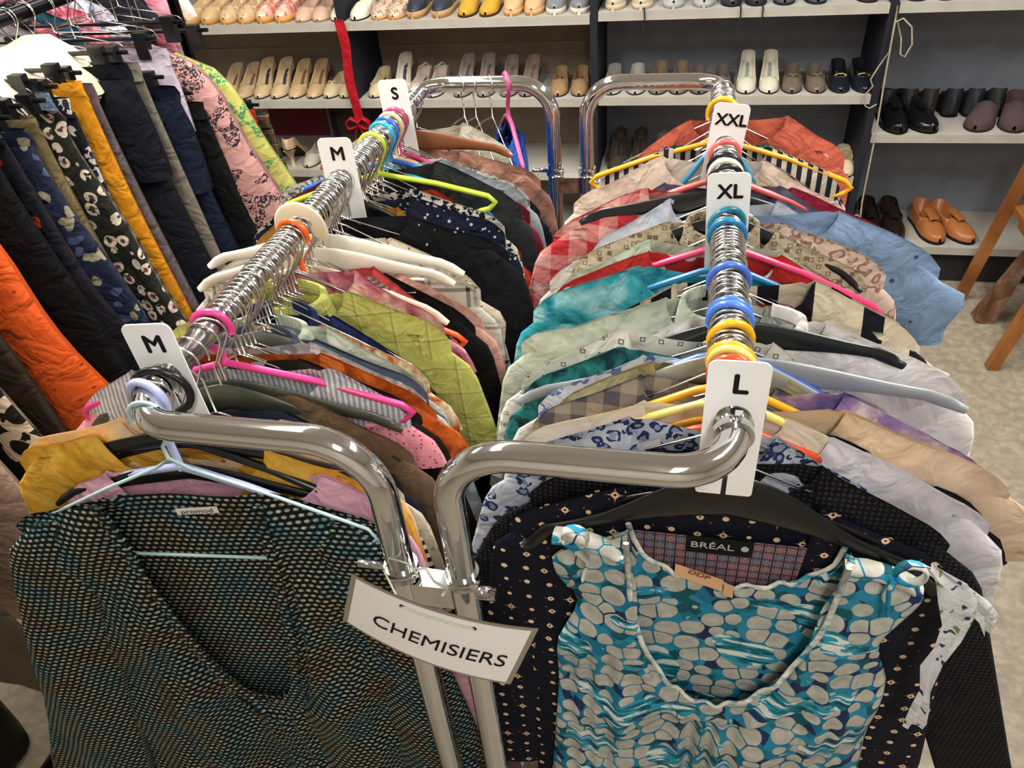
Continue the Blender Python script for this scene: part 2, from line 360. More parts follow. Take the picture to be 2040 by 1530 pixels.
# ------------------------------------------------------------------ shoes
def shoe(kind, x, y, z, col, ins, label, rz=0., L=.235, W=.039, heel=.0, to=.34, wall=.034, vamp=.042, solec='2a2420', solet=.006, extra=None, group=None, rough=.35, pitch=0, patx=None, point=1.):
    R = empty('shoe' if kind in ('pump', 'peep', 'wedge') else kind, (x, y, z), rz, label, 'shoe', group)
    um = mat('shoe_' + col, patx or ('plain', col), rough, bump=.2, sheen=0, spec_l=.5)
    im = mat('insole_' + ins, ('plain', ins), .7, bump=0, sheen=0)
    so = mat('sole_' + solec, solec, .6, bump=0, sheen=0)
    def wid(t):
        a = sqrt(max(0, 1 - (1 - min(t, .3) / .3) ** (2 * point))) if t < .3 else 1
        b = lerp(1, .74, ss(t, .3, .75)); c = sqrt(max(0, 1 - ((t - .86) / .14) ** 2)) if t > .86 else 1
        return max(.12, a) * b * max(.15, c) * W
    def zf(t): return solet + heel * ss(t, .32, .8)
    def hh(t): return vamp * (.45 + .55 * ss(t, 0, to)) if t < to else lerp(wall, wall * 1.45, ss(t, .55, .95))
    ts = [0, .015, .04, .08, .13, .19, .25, to - .03, to - .005, to + .012, to + .06, .5, .6, .7, .8, .88, .94, .975, .995]
    ts = sorted(set(round(q, 4) for q in ts)); rows = []; uv = []
    NP = 13
    for t in ts:
        wd = wid(t); z0 = zf(t); h = hh(t); yy = (t - .5) * L; r = []
        if t < to:
            if kind == 'peep' and t < .06: h *= .55
            for k in range(NP):
                a = pi * k / (NP - 1); r.append((wd * cos(a) * (1 if k in (0, NP - 1) else 1.0), yy, z0 + h * sin(a) ** .75 * (1 if t > .01 else .6)))
        elif t < .96:
            pr = [(1, 0), (1.03, .45), (.97, .8), (.93, 1), (.88, .97), (.84, .3), (0, .06)]
            pr = pr + [(-a, b) for a, b in pr[:-1][::-1]]
            for a, b in pr: r.append((wd * a, yy, z0 + h * b))
        else:
            for k in range(NP):
                a = pi * k / (NP - 1); s_ = sin(a)
                r.append((wd * cos(a), yy + .002 * s_, z0 + h * min(1, s_ * 2.2)))
        rows.append(r); uv.append([(p[0], yy) for p in r])
    rows.append([(p[0] * .9, (1.0 - .5) * L + .003, zf(1)) for p in rows[-1]]); uv.append(uv[-1])
    MB().grid(rows, uv).obj('upper', um, R)
    # insole
    r2 = [[(wid(t) * q, (t - .5) * L, zf(t) + .0045) for q in (-.82, 0, .82)] for t in [to - .1 + (1.02 - to) * k / 12 * .96 for k in range(13)] if t < .97]
    MB().grid(r2).obj('insole', im, R)
    # sole
    def ring(t, top):
        return [((wid(t) + .0015) * q, (t - .5) * L, (zf(t) if top else zf(t) - solet)) for q in (-1, 1)]
    st = [.0, .01, .03, .07, .12, .2, .3, .45, .6, .75, .86, .92, .96, .99, 1.0]
    MB().grid([[ring(t, 1)[0], ring(t, 1)[1], ring(t, 0)[1], ring(t, 0)[0]] for t in st], wrap=True, capa=True, capb=True).obj('sole', so, R)
    if heel > .012:
        hw2 = .008 if heel > .05 else .02
        cy = .38 * L
        hr = [[((wid(.86) * .9 if q == 0 else hw2) * cx, cy + (.028 if q == 0 else hw2) * cy_, zf(.86) - solet if q == 0 else (heel * .5 if q == 1 else 0)) for cx, cy_ in ((1, -1), (1, 1), (-1, 1), (-1, -1))] for q in (0, 1, 2)]
        MB().grid(hr, wrap=True, capa=True, capb=True).obj('heel', um if heel > .04 else so, R)
    if extra == 'bow':
        b = MB(); zt = zf(.3) + vamp
        for s_ in (-1, 1):
            b.tube([(0, -.16 * L, zt), (s_ * .012, -.17 * L, zt + .008), (s_ * .022, -.16 * L, zt + .002), (s_ * .012, -.14 * L, zt - .002), (0, -.16 * L, zt)], .0035, 6)
        b.obj('bow', um, R)
    if extra == 'buckle':
        MB().tube([(-.022, -.13 * L, zf(.3) + vamp * .9), (-.01, -.14 * L, zf(.3) + vamp + .004), (.01, -.14 * L, zf(.3) + vamp + .004), (.022, -.13 * L, zf(.3) + vamp * .9)], .004, 6).obj('buckle', metal('brass', 'b9a06a', .3), R)
    if extra == 'strap':
        MB().tube([(wid(.5) * .95, 0, wall), (.02, .01, wall + .035), (0, .012, wall + .042), (-.02, .01, wall + .035), (-wid(.5) * .95, 0, wall)], .003, 6, flat=(.002, .005)).obj('strap', um, R)
    if extra == 'slingback':
        MB().tube([(wid(.6), .02, wall + zf(.6) - .01), (.03, .07, zf(.8) + .05), (0, .1, zf(.9) + .065), (-.03, .07, zf(.8) + .05), (-wid(.6), .02, wall + zf(.6) - .01)], .003, 6, flat=(.0015, .005)).obj('strap', um, R)
    if extra == 'laces':
        q = MB(); lm = mat('shoe_lace', '1a1614', .8, bump=0, sheen=0)
        for k in range(4):
            t = .36 + .045 * k; yy = (t - .5) * L; zz = vamp + .004 + .006 * k
            q.tube([(-.018, yy, zz - .006), (0, yy - .004, zz + .004), (.018, yy + .006, zz - .004)], .0016, 5)
            q.tube([(.018, yy, zz - .006), (0, yy - .004, zz + .005), (-.018, yy + .006, zz - .004)], .0016, 5)
        q.obj('laces', lm, R)
        MB().grid([[(xx, (t - .5) * L, zf(t) + vamp * (1.0 + .9 * (t - .3)) + .004 - 9 * xx * xx) for xx in (-.02, -.01, 0, .01, .02)] for t in (.3, .38, .46, .54, .6)]).obj('tongue', um, R)
    if pitch: R.rotation_euler = (pitch, 0, rz)
    return R
def pairs(kind, xs, y, z, col, ins, desc, grp, **k):
    side = ['left shoe of the ', 'right shoe of the ']
    for i, x in enumerate(xs):
        shoe(kind, x, y, z, col, ins, (side[i] if len(xs) == 2 else '') + desc, rz=random.uniform(-.06, .06), group=grp, **k)
G1 = 'shoes on the middle shelf'
ZM = .83; YS = 3.25 + .14
def M(kind, xs, col, ins, desc, **k):
    z = .83 if xs[0] < -.4 else .835
    pairs(kind, xs, k.pop('y', YS), z, col, ins, desc, G1, **k)
M('pump', (-2.13, -2.04), 'b79d7c', '6b5446', 'tan pump pair leftmost on middle shelf', heel=.05, solet=.005)
M('pump', (-1.955, -1.865), 'c4aa86', '2f3540', 'beige pump pair with dark blue insoles', heel=.07)
M('peep', (-1.775, -1.685), 'bb9d78', '6b5044', 'beige peep toe pair with brown insoles', heel=.06)
M('pump', (-1.6, -1.525), 'c8b896', '4a3c34', 'cream shoe pair with flower knot by the ribbon', heel=.0, extra='bow')
M('pump', (-1.385, ), 'cbb893', '3b3a3c', 'single cream flat shoe just right of the red ribbon', heel=.02)
M('pump', (-1.27, ), 'cfc8ba', '39414d', 'single pale shoe with navy insole beside cream flat', heel=.08)
M('peep', (-1.19, -1.11), 'c9b9ab', '5a4a42', 'pale pink peep toe pair with back straps', heel=.02, extra='slingback')
M('pump', (-.98, -.88), '8f8580', '5d504c', 'grey pump pair behind the left back tube', heel=.07)
M('pump', (-.775, -.685), '8c7a70', '6a5750', 'taupe sandal pair above the chrome tube', heel=.06)
M('loafer', (-.555, -.465), '9c7f5c', '33302f', 'dark and tan loafer pair by the dark post', heel=.01, to=.42)
M('pump', (-.325, -.225), 'b5b3ac', '27303c', 'off-white flat pair right of the dark post', heel=.01)
M('pump', (-.13, -.045), '84705e', '55483f', 'brown leather flat pair above the chrome tube', heel=.01, wall=.04)
M('loafer', (.035, .125), '6d635c', '3c3b40', 'dim grey pair behind the yellow ring', heel=.0, to=.42)
M('pump', (.225, .315), 'd0ccb9', '8f9088', 'white pump pair standing tall behind the right rail', heel=.055, rough=.2)
M('loafer', (.405, .495), '6e6255', '23262c', 'taupe loafer pair with bows', heel=.0, extra='bow', to=.42)
M('loafer', (.585, .67), '1b1f28', '6b6353', 'black patent loafer pair with metal buckles', heel=.015, extra='buckle', rough=.12, to=.42)
G2 = 'shoes on the top shelf'
def T(kind, xs, col, ins, desc, **k):
    pairs(kind, xs, YS - .01, 1.155 if xs[0] < -.4 else 1.165, col, ins, desc, G2, **k)
T('peep', (-2.19, -2.1), 'c9ac80', 'c0a37c', 'tan mule pair at the left of the top shelf', solec='b58b52', solet=.022)
T('peep', (-2.005, -1.92), 'ccae8b', 'b3906a', 'gold woven sandal pair on cork soles', solec='c49a5e', solet=.022, patx=('flor', 'c9ab86', 'e0cdb0', 'a98558', 90, .4))
T('peep', (-1.83, -1.74), 'c98a7c', 'd8b79e', 'red and white strapped wedge sandal pair', solec='c89552', solet=.025, patx=('wc', 'c24a3c', 'e0b0a0', 'f0dfd0', 30), rough=.2)
T('peep', (-1.655, -1.575), 'c9a893', 'd9bfa8', 'pale pink thin strapped sandal pair', solec='8a6a55')
T('pump', (-1.49, -1.4), 'e3ddc8', 'd8cfb6', 'white slip-on shoe pair above the red ribbon', to=.45, vamp=.05)
T('peep', (-1.3, -1.225), 'c7ab93', 'caa487', 'blush sandal pair with crossed straps', solec='b98a5a', solet=.012, patx=('leo', 'c9b09b', '7a5a48', 70, 'e0cdbb'))
T('peep', (-1.14, -1.03), '2b3240', '1f242e', 'navy strapped sandal pair on jute soles', solec='b29067', solet=.028)
T('loafer', (-.925, -.83), 'c39a35', 'caa24a', 'mustard yellow espadrille pair', solec='4a2c1c', solet=.01, to=.45)
T('peep', (-.73, -.64), 'caa47a', 'b98b60', 'light tan strapped sandal pair', solec='c79f6e', solet=.022)
T('loafer', (-.555, -.455), '7d8287', '33373f', 'grey blue sneaker pair beside the dark post', solec='cfc9bb', solet=.022, extra='laces', to=.4)
T('pump', (-.31, -.205), 'bfae97', 'a3917a', 'beige slip-on pair on pale soles right of the post', solec='c4b69c', solet=.02, to=.45)
T('loafer', (-.09, .03), 'b9b9bb', '6b6b70', 'light grey sneaker pair on the top shelf', solec='a7a8aa', solet=.02, to=.42)
T('loafer', (.13, .225), '2b2d35', '1f2025', 'dark navy slipper pair with hanging laces', solec='1f2025', solet=.01, to=.42)
T('loafer', (.33, .44), '55585f', '2c2d33', 'charcoal slip-on pair on the top shelf', solec='222329', solet=.01, to=.42)
T('pump', (.62, ), 'b79f89', '8e7a68', 'single beige shoe at the end of the top shelf', solet=.012)
pairs('loafer', (.79, .885), YS - .01, 1.165, '2f2b38', '1d1c22', 'dark violet flat pair on the top right shelf', G2, to=.42)
pairs('loafer', (.99, 1.085), YS - .01, 1.165, '232630', '191a1f', 'black flat pair on the top right shelf', G2, to=.42)
# black laces hanging over the top shelf edge
for i, (x, l) in enumerate(((-.195, .075), (.165, .1), (.245, .12))):
    o = MB().tube([(x, 3.33, 1.175), (x, 3.262, 1.171), (x + .002, 3.243, 1.165), (x + .004, 3.240, 1.165 - l * .5), (x - .002 * i, 3.241, 1.165 - l)], .0028, 6).obj('shoe_lace', mat('lace_black', '20232a', .8, bump=0, sheen=0))
    setp(o, ['short dark shoelace hanging over the top shelf, left one', 'dark shoelace hanging over the top shelf, middle one', 'dark shoelace hanging over the top shelf, rightmost and longest'][i], 'shoelace', 'loose shoelaces over the shelf edge')
G3 = 'shoes on the lower shelves'
for i, x in enumerate((-1.985, -1.885)):
    shoe('pump', x, YS, .50, 'bfa283', '3a3029', ['left', 'right'][i] + ' shoe of the nude stiletto pair seen from behind', rz=pi + .15, heel=.085, group=G3)
pairs('pump', (-1.79, -1.69), YS, .5, 'b9b3a4', '2d2f33', 'white flat pair with dark insoles on lower shelf', G3)
pairs('pump', (-1.6, -1.52), YS, .5, '4b463f', '2d2b28', 'dim dark pair beside white flats on lower shelf', G3)
pairs('pump', (-.3, -.2), YS, .5, '3f3733', '2b2624', 'dark slingback pair seen through the rack', G3, heel=.06, extra='slingback')
pairs('pump', (-.1, -.01), YS, .5, '8a7c66', '3c342e', 'khaki slingback pair seen through the rack', G3, heel=.04, extra='slingback')
pairs('pump', (.585, .665), YS - .03, .5, 'cbb896', '3a3835', 'cream strapped flat pair at right end of lower shelf', G3, extra='strap')
pairs('derby_shoe', (.405, .49), YS, .5, '2b2b2c', '222222', 'black pair left of the cream strapped flats', G3, to=.5)
pairs('ankle_boot', (-2.0, -1.9), YS - .03, .18, '5b3522', '2a1a12', 'brown leather pair on the lowest left shelf', G3, to=.5, vamp=.055, extra='laces')
pairs('ankle_boot', (-1.78, -1.69), YS - .03, .18, '3b2a2a', '20181a', 'dark maroon pair on the lowest left shelf', G3, to=.5, vamp=.055)
G4 = 'shoes in the right bay'
DK = dict(to=.48, vamp=.062, wall=.055, L=.285, W=.05, solet=.014, solec='0c0c0d')
for i, (x, r) in enumerate(((.815, .1), (.905, .35))):
    shoe('derby_shoe', x, YS + .0, .68, '0f1112', '1a1a1c', ['left', 'right'][i] + ' shoe of the glossy black lace-up pair on middle right shelf', rz=r, extra='laces', rough=.15, group=G4, **DK)
for i, x in enumerate((1.165, 1.275)):
    shoe('slipper', x, YS + .01, .68, '4b3a39', '3a2c2c', ['left', 'right'][i] + ' shoe of the fuzzy brown slipper pair', rz=-.45 + .2 * i, group=G4, rough=.95, to=.55, vamp=.07, wall=.05, L=.28, W=.053, solec='2c2322', solet=.01)
for i, x in enumerate((.8, .885, .965, 1.055, 1.135, 1.215)):
    shoe('derby_shoe', x, 3.52 + .0, .68 , ['16181d', '1b1a1e', '241b1e', '14161c', '181a22', '15191c'][i], '121214', ['first', 'second', 'third', 'fourth', 'fifth', 'sixth'][i] + ' dark shoe from the left in the back row, right bay', rz=pi, group=G4, to=.5, vamp=.075, wall=.07, L=.16, W=.042, solec='0e0e10', solet=.015, rough=.7)
for i, (x, r) in enumerate(((1.075, .18), (1.175, .42))):
    shoe('derby_shoe', x, YS + .02, .185, 'a8683a', '4a2c1c', ['left', 'right'][i] + ' shoe of the tan leather lace-up pair', rz=r, extra='laces', group=G4, **dict(DK, solec='1a1715'), rough=.32)
for i, x in enumerate((.83, .925)):
    shoe('derby_shoe', x, YS + .03, .185, '221915', '17110f', ['left', 'right'][i] + ' shoe of the dark brown lace-up pair on bottom shelf', rz=.02, extra='laces', group=G4, **DK, rough=.2)

# red ribbon, white cord, red box card
RB = cloth('red_ribbon', 'a01824', rough=.4)
rib = empty('ribbon', (-1.455, 3.243, 0), 0, 'shiny red ribbon tied down the shelf post with a bow', 'ribbon')
MB().grid([[(x + .006 * sin(z * 19), -.012 - .003 * sin(z * 31 + x * 90), z) for x in (-.022, -.011, 0, .011, .022)] for z in [.72 + .45 * k / 24 for k in range(25)]]).obj('band', RB, rib)
b = MB()
for s_ in (-1, 1):
    b.tube([(0, -.02, .74), (s_ * .03, -.03, .765), (s_ * .055, -.028, .745), (s_ * .05, -.025, .715), (s_ * .02, -.022, .72), (0, -.02, .735)], .01, 8, flat=(.004, .014))
b.obj('bow', RB, rib)
b = MB()
for s_ in (-1, 1): b.tube([(0, -.02, .735), (s_ * .02, -.025, .69), (s_ * .035, -.02, .62)], .01, 8, flat=(.002, .014))
b.obj('tail', RB, rib)
CORD = cloth('cord', 'a59c86', bscale=300)
o = MB().tube([(.715, 3.236, 1.16), (.716, 3.228, 1.1), (.722, 3.228, .95), (.735, 3.228, .7), (.742, 3.228, .4), (.755, 3.23, .27), (.75, 3.23, .22), (.748, 3.23, .15)], .0035, 6).obj('cord', CORD)
setp(o, 'cream cord tied down the right shelving post', 'cord')
ld = MB().tube([(.716, 3.23, 1.105), (.74, 3.22, 1.12), (.775, 3.22, 1.09), (.79, 3.22, 1.03), (.775, 3.22, .985), (.757, 3.22, .995), (.748, 3.22, 1.05), (.725, 3.222, 1.105)], .003, 6).obj('loop', CORD, o)
MB().tube([(.716, 3.224, 1.0), (.69, 3.22, .95), (.672, 3.22, .905), (.685, 3.22, .88), (.665, 3.22, .85), (.672, 3.22, .805), (.69, 3.22, .795), (.715, 3.224, .81)], .003, 6).obj('slack_end', CORD, o)
MB().tube(arcpts((.73, 3.222, .33), .012, 0, 330, 12), .003, 6).obj('loop', CORD, o)
bx = empty('shoe_box', (-1.86, 3.47, .5), 0, 'dark red box lid standing behind the nude stilettos', 'box')
MB().box(-.17, .15, 0, .06, .0, .27).obj('box_body', mat('box_grey', '5a5458', .7, bump=0, sheen=0), bx)
MB().box(-.17, .135, -.004, 0, .09, .27).obj('red_panel', mat('box_red', '4a0f1a', .6, bump=0, sheen=0), bx)

# wooden chair
WOOD = mat('chair_wood', ('wc', '7a4a28', '8f5a30', 'a06b3c', 6), .45, bump=.1, bscale=60, sheen=0, vecsrc='Object')
ch = empty('wooden_chair', (1.2, 2.64, 0), 0, 'worn brown wooden chair standing before the right shoe bay', 'chair')
def beam(mb, a, b, w1, w2=None):
    a, b = Vector(a), Vector(b); d = (b - a).normalized(); s_ = d.cross(Vector((0, 1, 0))).normalized(); t_ = s_.cross(d)
    w2 = w2 or w1; rows = []
    for p, wd in ((a, w1), (b, w2)):
        rows.append([p + s_ * (sx * wd) + t_ * (ty * wd) for sx, ty in ((-1, -1), (1, -1), (1, 1), (-1, 1))])
    return mb.grid(rows, wrap=True, capa=True, capb=True, smooth=False)
beam(MB(), (.0, .0, .0), (.1, .03, .44), .019, .02).obj('leg', WOOD, ch)
beam(MB(), (.5, .0, .0), (.42, .03, .44), .019, .02).obj('leg', WOOD, ch)
beam(MB(), (.5, .5, 0), (.42, .42, .9), .019, .018).obj('leg', WOOD, ch)
beam(MB(), (.0, .5, 0), (.1, .42, .9), .019, .018).obj('leg', WOOD, ch)
MB().box(.06, .46, -.0, .46, .44, .465).obj('seat', WOOD, ch)
MB().box(.1, .42, .02, .04, .385, .44).obj('apron', WOOD, ch)
MB().box(.1, .42, .40, .42, .7, .88).obj('backrest', WOOD, ch)
MB().box(.09, .11, .04, .42, .385, .44).obj('apron', WOOD, ch)
sh = empty('wooden_post', (1.25, 2.98, 0), 0, 'brown wooden foot piece leaning behind the chair leg', 'wooden post')  # short wooden post leaning behind the chair leg
beam(MB(), (0, 0, 0), (.09, .02, .3), .035, .018).obj('shaft', mat('dark_wood', ('wc', '4e3426', '6b4a36', '8d7668', 12), .35, bump=0, sheen=0, vecsrc='Object'), sh)

# ------------------------------------------------------------------ the double rack
RZ = 1.42; XL = -.535; XR = .06
rack = empty('clothes_rack', (-.2375, 1.0, 0), 0, 'chrome double clothes rack with two rails and centre posts', 'clothes rack')
def RP(x, y, z): return (x + .2375, y - 1.0, z)
TR = .0152
for X in (XL, XR):
    MB().tube([RP(X, .548 + k * .12, RZ) for k in range(9)], TR, 20).obj('rail', metal('rail_steel', 'b9babd', .2), rack)
def frame_tube(X, PX, yend, yfr, sgn):
    """from the rail end: forward, bend inwards, along X, bend down the post"""
    d = 1 if PX > X else -1; r = .055; r2 = .07; P = []
    P += [RP(X, yend, RZ), RP(X, yend - sgn * .006, RZ)]
    for k in range(1, 9):
        a = pi / 2 * k / 8; P.append(RP(X + d * (r - r * cos(a)), yfr + sgn * (r - r * sin(a)), RZ))
    for k in range(1, 4): P.append(RP(lerp(X + d * r, PX - d * r2, k / 4), yfr, RZ))
    for k in range(0, 11):
        a = pi / 2 * k / 10; P.append(RP(PX - d * (r2 - r2 * sin(a)), yfr, RZ - r2 + r2 * cos(a)))
    for z in (1.3, 1.2, 1.0, .7, .4, .12): P.append(RP(PX, yfr, z))
    return P
PLX, PRX = -.272, -.203; FY, BY = .487, 1.555
for X, PX in ((XL, PLX), (XR, PRX)):
    MB().tube(frame_tube(X, PX, FY + .058, FY, 1), TR, 24).obj('end_frame', CHROME, rack)
    MB().tube(frame_tube(X, PX, BY - .058, BY, -1), TR, 24).obj('end_frame', CHROME, rack)
for yy in (FY, BY):
    MB().box(*[v for v in (PLX + .2375 + .012, PRX + .2375 - .012)], yy - 1.0 - .012, yy - 1.0 + .012, 1.19, 1.225).obj('bracket', CHROME, rack)
    for PX in (PLX, PRX):
        MB().tube([RP(PX, yy, z) for z in (1.228, 1.236, 1.244)], .0185, 20).obj('clamp', CHROME, rack)
    MB().tube([RP(PRX + .012, yy, 1.21), RP(PRX + .035, yy, 1.21)], .008, 12).obj('knob', CHROME, rack)
    MB().tube([RP(PLX - .012, yy, 1.236), RP(PLX - .05, yy, 1.236)], .0045, 10).obj('clamp_bolt', CHROME, rack)
MB().tube([RP(XR, .537, RZ), RP(XR, .553, RZ)], .0185, 22).obj('joint_collar', CHROME, rack)
MB().tube([RP(XR + .0, .545, RZ + .016), RP(XR, .545, RZ + .024)], .006, 12).obj('bolt', CHROME, rack)
MB().tube([RP(PLX, FY, .12), RP(PLX, BY, .12)], .014, 12).obj('base_bar', CHROME, rack)
MB().tube([RP(PRX, FY, .12), RP(PRX, BY, .12)], .014, 12).obj('base_bar', CHROME, rack)
for yy in (FY, BY):
    MB().tube([RP(-.6, yy, .1), RP(.12, yy, .1)], .014, 12).obj('foot_bar', CHROME, rack)
    for xx in (-.58, .1):
        cs = MB().tube([RP(xx - .012, yy, .035), RP(xx + .012, yy, .035)], .035, 16).obj('caster', BLACKP, rack)
        MB().tube([RP(xx, yy, .05), RP(xx, yy, .1)], .008, 8).obj('stem', CHROME, cs)

# ------------------------------------------------------------------ hangers
def hook_pts(rt=TR, wr=.0014, R=.021, flip=1, nz=-.065, top=0.):
    cz = rt + wr + .0004 - R
    P = [Vector((flip * p.x, p.y, p.z)) for p in arcpts((0, 0, cz), R, 205, -40, 14)]
    P += [Vector((flip * .0085, 0, cz - .028)), Vector((0, 0, cz - .04)), Vector((0, 0, nz))]
    return P
HM = {}
def hanger_meshes(kind, hw, nz, sz, flip, R):
    key = (kind, round(hw, 3), round(nz, 3), round(sz, 3), flip, R)
    if key in HM: return HM[key]
    parts = []
    if kind == 'wire':
        parts.append(('hook', MB().tube(hook_pts(wr=.0014, R=R, flip=flip, nz=nz), .0014, 6).mesh('hook'), 'metal'))
        P = [(0, 0, nz), (-.012, 0, nz - .004), (-hw * .5, 0, lerp(nz, sz, .48)), (-hw + .012, 0, sz + .002), (-hw, 0, sz - .006), (-hw + .01, 0, sz - .014), (0, 0, sz - .018),
             (hw - .01, 0, sz - .014), (hw, 0, sz - .006), (hw - .012, 0, sz + .002), (hw * .5, 0, lerp(nz, sz, .48)), (.012, 0, nz - .004), (0, 0, nz)]
        parts.append(('wire_frame', MB().tube(P, .0014, 6).mesh('wire_frame'), 'metal'))
    elif kind == 'tube':
        parts.append(('hook', MB().tube(hook_pts(wr=.0045, R=R, flip=flip, nz=nz), .0045, 10).mesh('hook'), 'main'))
        P = [(0, 0, nz + .004), (-.03, 0, nz - .004), (-hw * .5, 0, lerp(nz, sz, .4)), (-hw + .012, 0, sz + .002), (-hw, 0, sz - .01), (-hw + .012, 0, sz - .022), (-hw + .03, 0, sz - .026)]
        Q = P + [(-x, y, z) for x, y, z in P[:-1][::-1]]
        Q = P[::-1][:] + [(-x, y, z) for x, y, z in P[1:]]
        parts.append(('arms', MB().tube(Q, .0048, 10).mesh('arms'), 'main'))
        parts.append(('lower_bar', MB().tube([(-hw + .03, 0, sz - .026), (hw - .03, 0, sz - .026)], .0035, 8).mesh('lower_bar'), 'main'))
    elif kind in ('flat', 'wide'):
        parts.append(('hook', MB().tube(hook_pts(wr=.0016, R=R, flip=flip, nz=nz), .0016, 6).mesh('hook'), 'metal'))
        P = []; fl = []; big = 1.0 if kind == 'flat' else 1.5; n = 24
        for k in range(n + 1):
            u = -1 + 2 * k / n; a = abs(u)
            P.append((u * hw, 0, sz + (nz - sz) * (1 - a ** 1.25) * 1.0 - .012 * ss(a, .85, 1) - .006)); fl.append((lerp(.013, .0055, ss(a, .1, .8)) * big * (1 if a < .97 else .6), .0035))
        parts.append(('shoulder_bar', MB().tube(P, 1, 12, flat=fl).mesh('shoulder_bar'), 'main'))
        if kind == 'wide':
            parts.append(('lower_bar', MB().tube([(-hw * .7, 0, sz - .03), (hw * .7, 0, sz - .03)], .003, 8).mesh('lower_bar'), 'main'))
    elif kind == 'clip':
        parts.append(('hook', MB().tube(hook_pts(rt=TR + .002, wr=.0016, R=R, flip=flip, nz=nz), .0016, 6).mesh('hook'), 'metal'))
        parts.append(('bar', MB().tube([(-hw, 0, nz - .005), (hw, 0, nz - .005)], .005, 8).mesh('bar'), 'main'))
        for s_ in (-1, 1):
            parts.append(('clip', MB().box(s_ * (hw - .04) - .016, s_ * (hw - .04) + .016, -.009, .009, nz - .05, nz + .008).mesh('clip'), 'main'))
    HM[key] = parts; return parts
def hanger(kind, x, y, color, label, group=None, hw=.2, nz=-.068, sz=-.142, yaw=0., flip=1, R=.021, z=RZ, hookcol=None):
    R0 = empty('clothes_hanger', (x, y, z), yaw, label, 'hanger', group)
    cm = color if not isinstance(color, str) else plastic('hanger_' + color, color)
    for n, me, w_ in hanger_meshes(kind, hw, nz, sz, flip, R):
        m = cm if w_ == 'main' else (hookcol or WIRE)
        o = bpy.data.objects.new(n, me); COL.objects.link(o); o.parent = R0
        if not me.materials: me.materials.append(m)
        if n == 'hook': o.rotation_euler = (random.uniform(-.12, .12) * 0, 0, random.uniform(-.28, .28))
        o.material_slots[0].link = 'OBJECT'; o.material_slots[0].material = m
    return R0

# ------------------------------------------------------------------ garments
def body_mb(hw, nw, nz, sz, L, T, chest, hem, dipf, dipb, style, A, sd, sleeve, N=30, bk=.8, gath=0., sheet_rows=None):
    rnd = random.Random(sd); ph = [rnd.uniform(0, 6.28) for _ in range(6)]; kk = [rnd.uniform(16, 30), rnd.uniform(34, 60), rnd.uniform(6, 11)]
    ds = sheet_rows or [0, .004, .01, .02, .035, .055, .08, .11, .145, .185, .24, .3, .38, .46, .54, .62, .72, .85, 1.0]
    ds = [d for d in ds if d < L * .97] + [L]
    S = []
    a = nw / hw
    for i in range(N + 1):
        u = -1 + 2 * i / N; S.append(u)
    S = sorted(set(S + [-a, a, -a * .93, a * .93, -.985, .985]))
    rows = []; uvs = []
    for d in ds:
        r = []; uv = []
        q = d / L
        for side in (-1, 1):
            seq = S if side == -1 else S[::-1][1:-1]
            for s_ in seq:
                x0 = s_ * hw; ax = abs(x0)
                if ax < nw:
                    k = ax / nw
                    dip = dipf if side < 0 else dipb
                    pr = (1 - k ** 3) if (style == 'v' and side < 0) else sqrt(max(0, 1 - k * k))
                    zt = nz - dip * pr
                else:
                    k = (ax - nw) / (hw - nw); zt = lerp(nz, sz, k ** 1.15) - .004 * sin(pi * k)
                if sleeve == 'none':
                    W = lerp(hw, chest - .028, ss(d, .005, .1)); W = lerp(W, chest, ss(d, .1, .2))
                else: W = lerp(hw, chest, ss(d, .01, .16))
                W = lerp(W, hem, ss(q, .3, 1))
                x = s_ * W
                z = lerp(zt, sz, ss(q, 0, .5)) - d
                e = sqrt(max(0, 1 - s_ ** 4))
                rr = 1.0 if ax < nw * .9 else lerp(.3, 1, ss(d, 0, .035))
                y = side * T * e * rr
                if abs(s_) > .86: z -= .016 * ((abs(s_) - .86) / .14) ** 2 * (1 - ss(d, .02, .12))
                z += (.0045 * sin(kk[2] * 1.7 * x + ph[4]) + .002 * sin(kk[1] * x + ph[5])) * (1 - q) * (1 if ax > nw else .3)
                y += (.003 * sin(kk[0] * 1.3 * x + ph[5] + d * 30)) * (1 - ss(d, .0, .1))
                f = A * ss(d, .03, .4) * (sin(kk[0] * x + ph[0] + 2 * q) + .5 * sin(kk[1] * x + ph[1] - q * 3) + .6 * sin(kk[2] * x + ph[2]))
                if gath and side < 0: f += gath * ss(d, .0, .3) * sin(x * 150 + 3 * sin(x * 40)) * (.4 + .6 * (1 - ss(abs(x), .05, .17)))
                if d > 0: f += (A * .35 + .0014) * sin(d * 36 + 9 * x + x * 20 + ph[3]) * ss(d, 0, .08)
                r.append((x, y + f * (1 if side < 0 else bk), z)); uv.append((x + (0 if side < 0 else .77), z))
        rows.append(r); uvs.append(uv)
    # close the loop by repeating the first column
    for r, uv in zip(rows, uvs): r.append(r[0]); uv.append((r[0][0] + .77, r[0][2]))
    return MB().grid(rows, uvs)
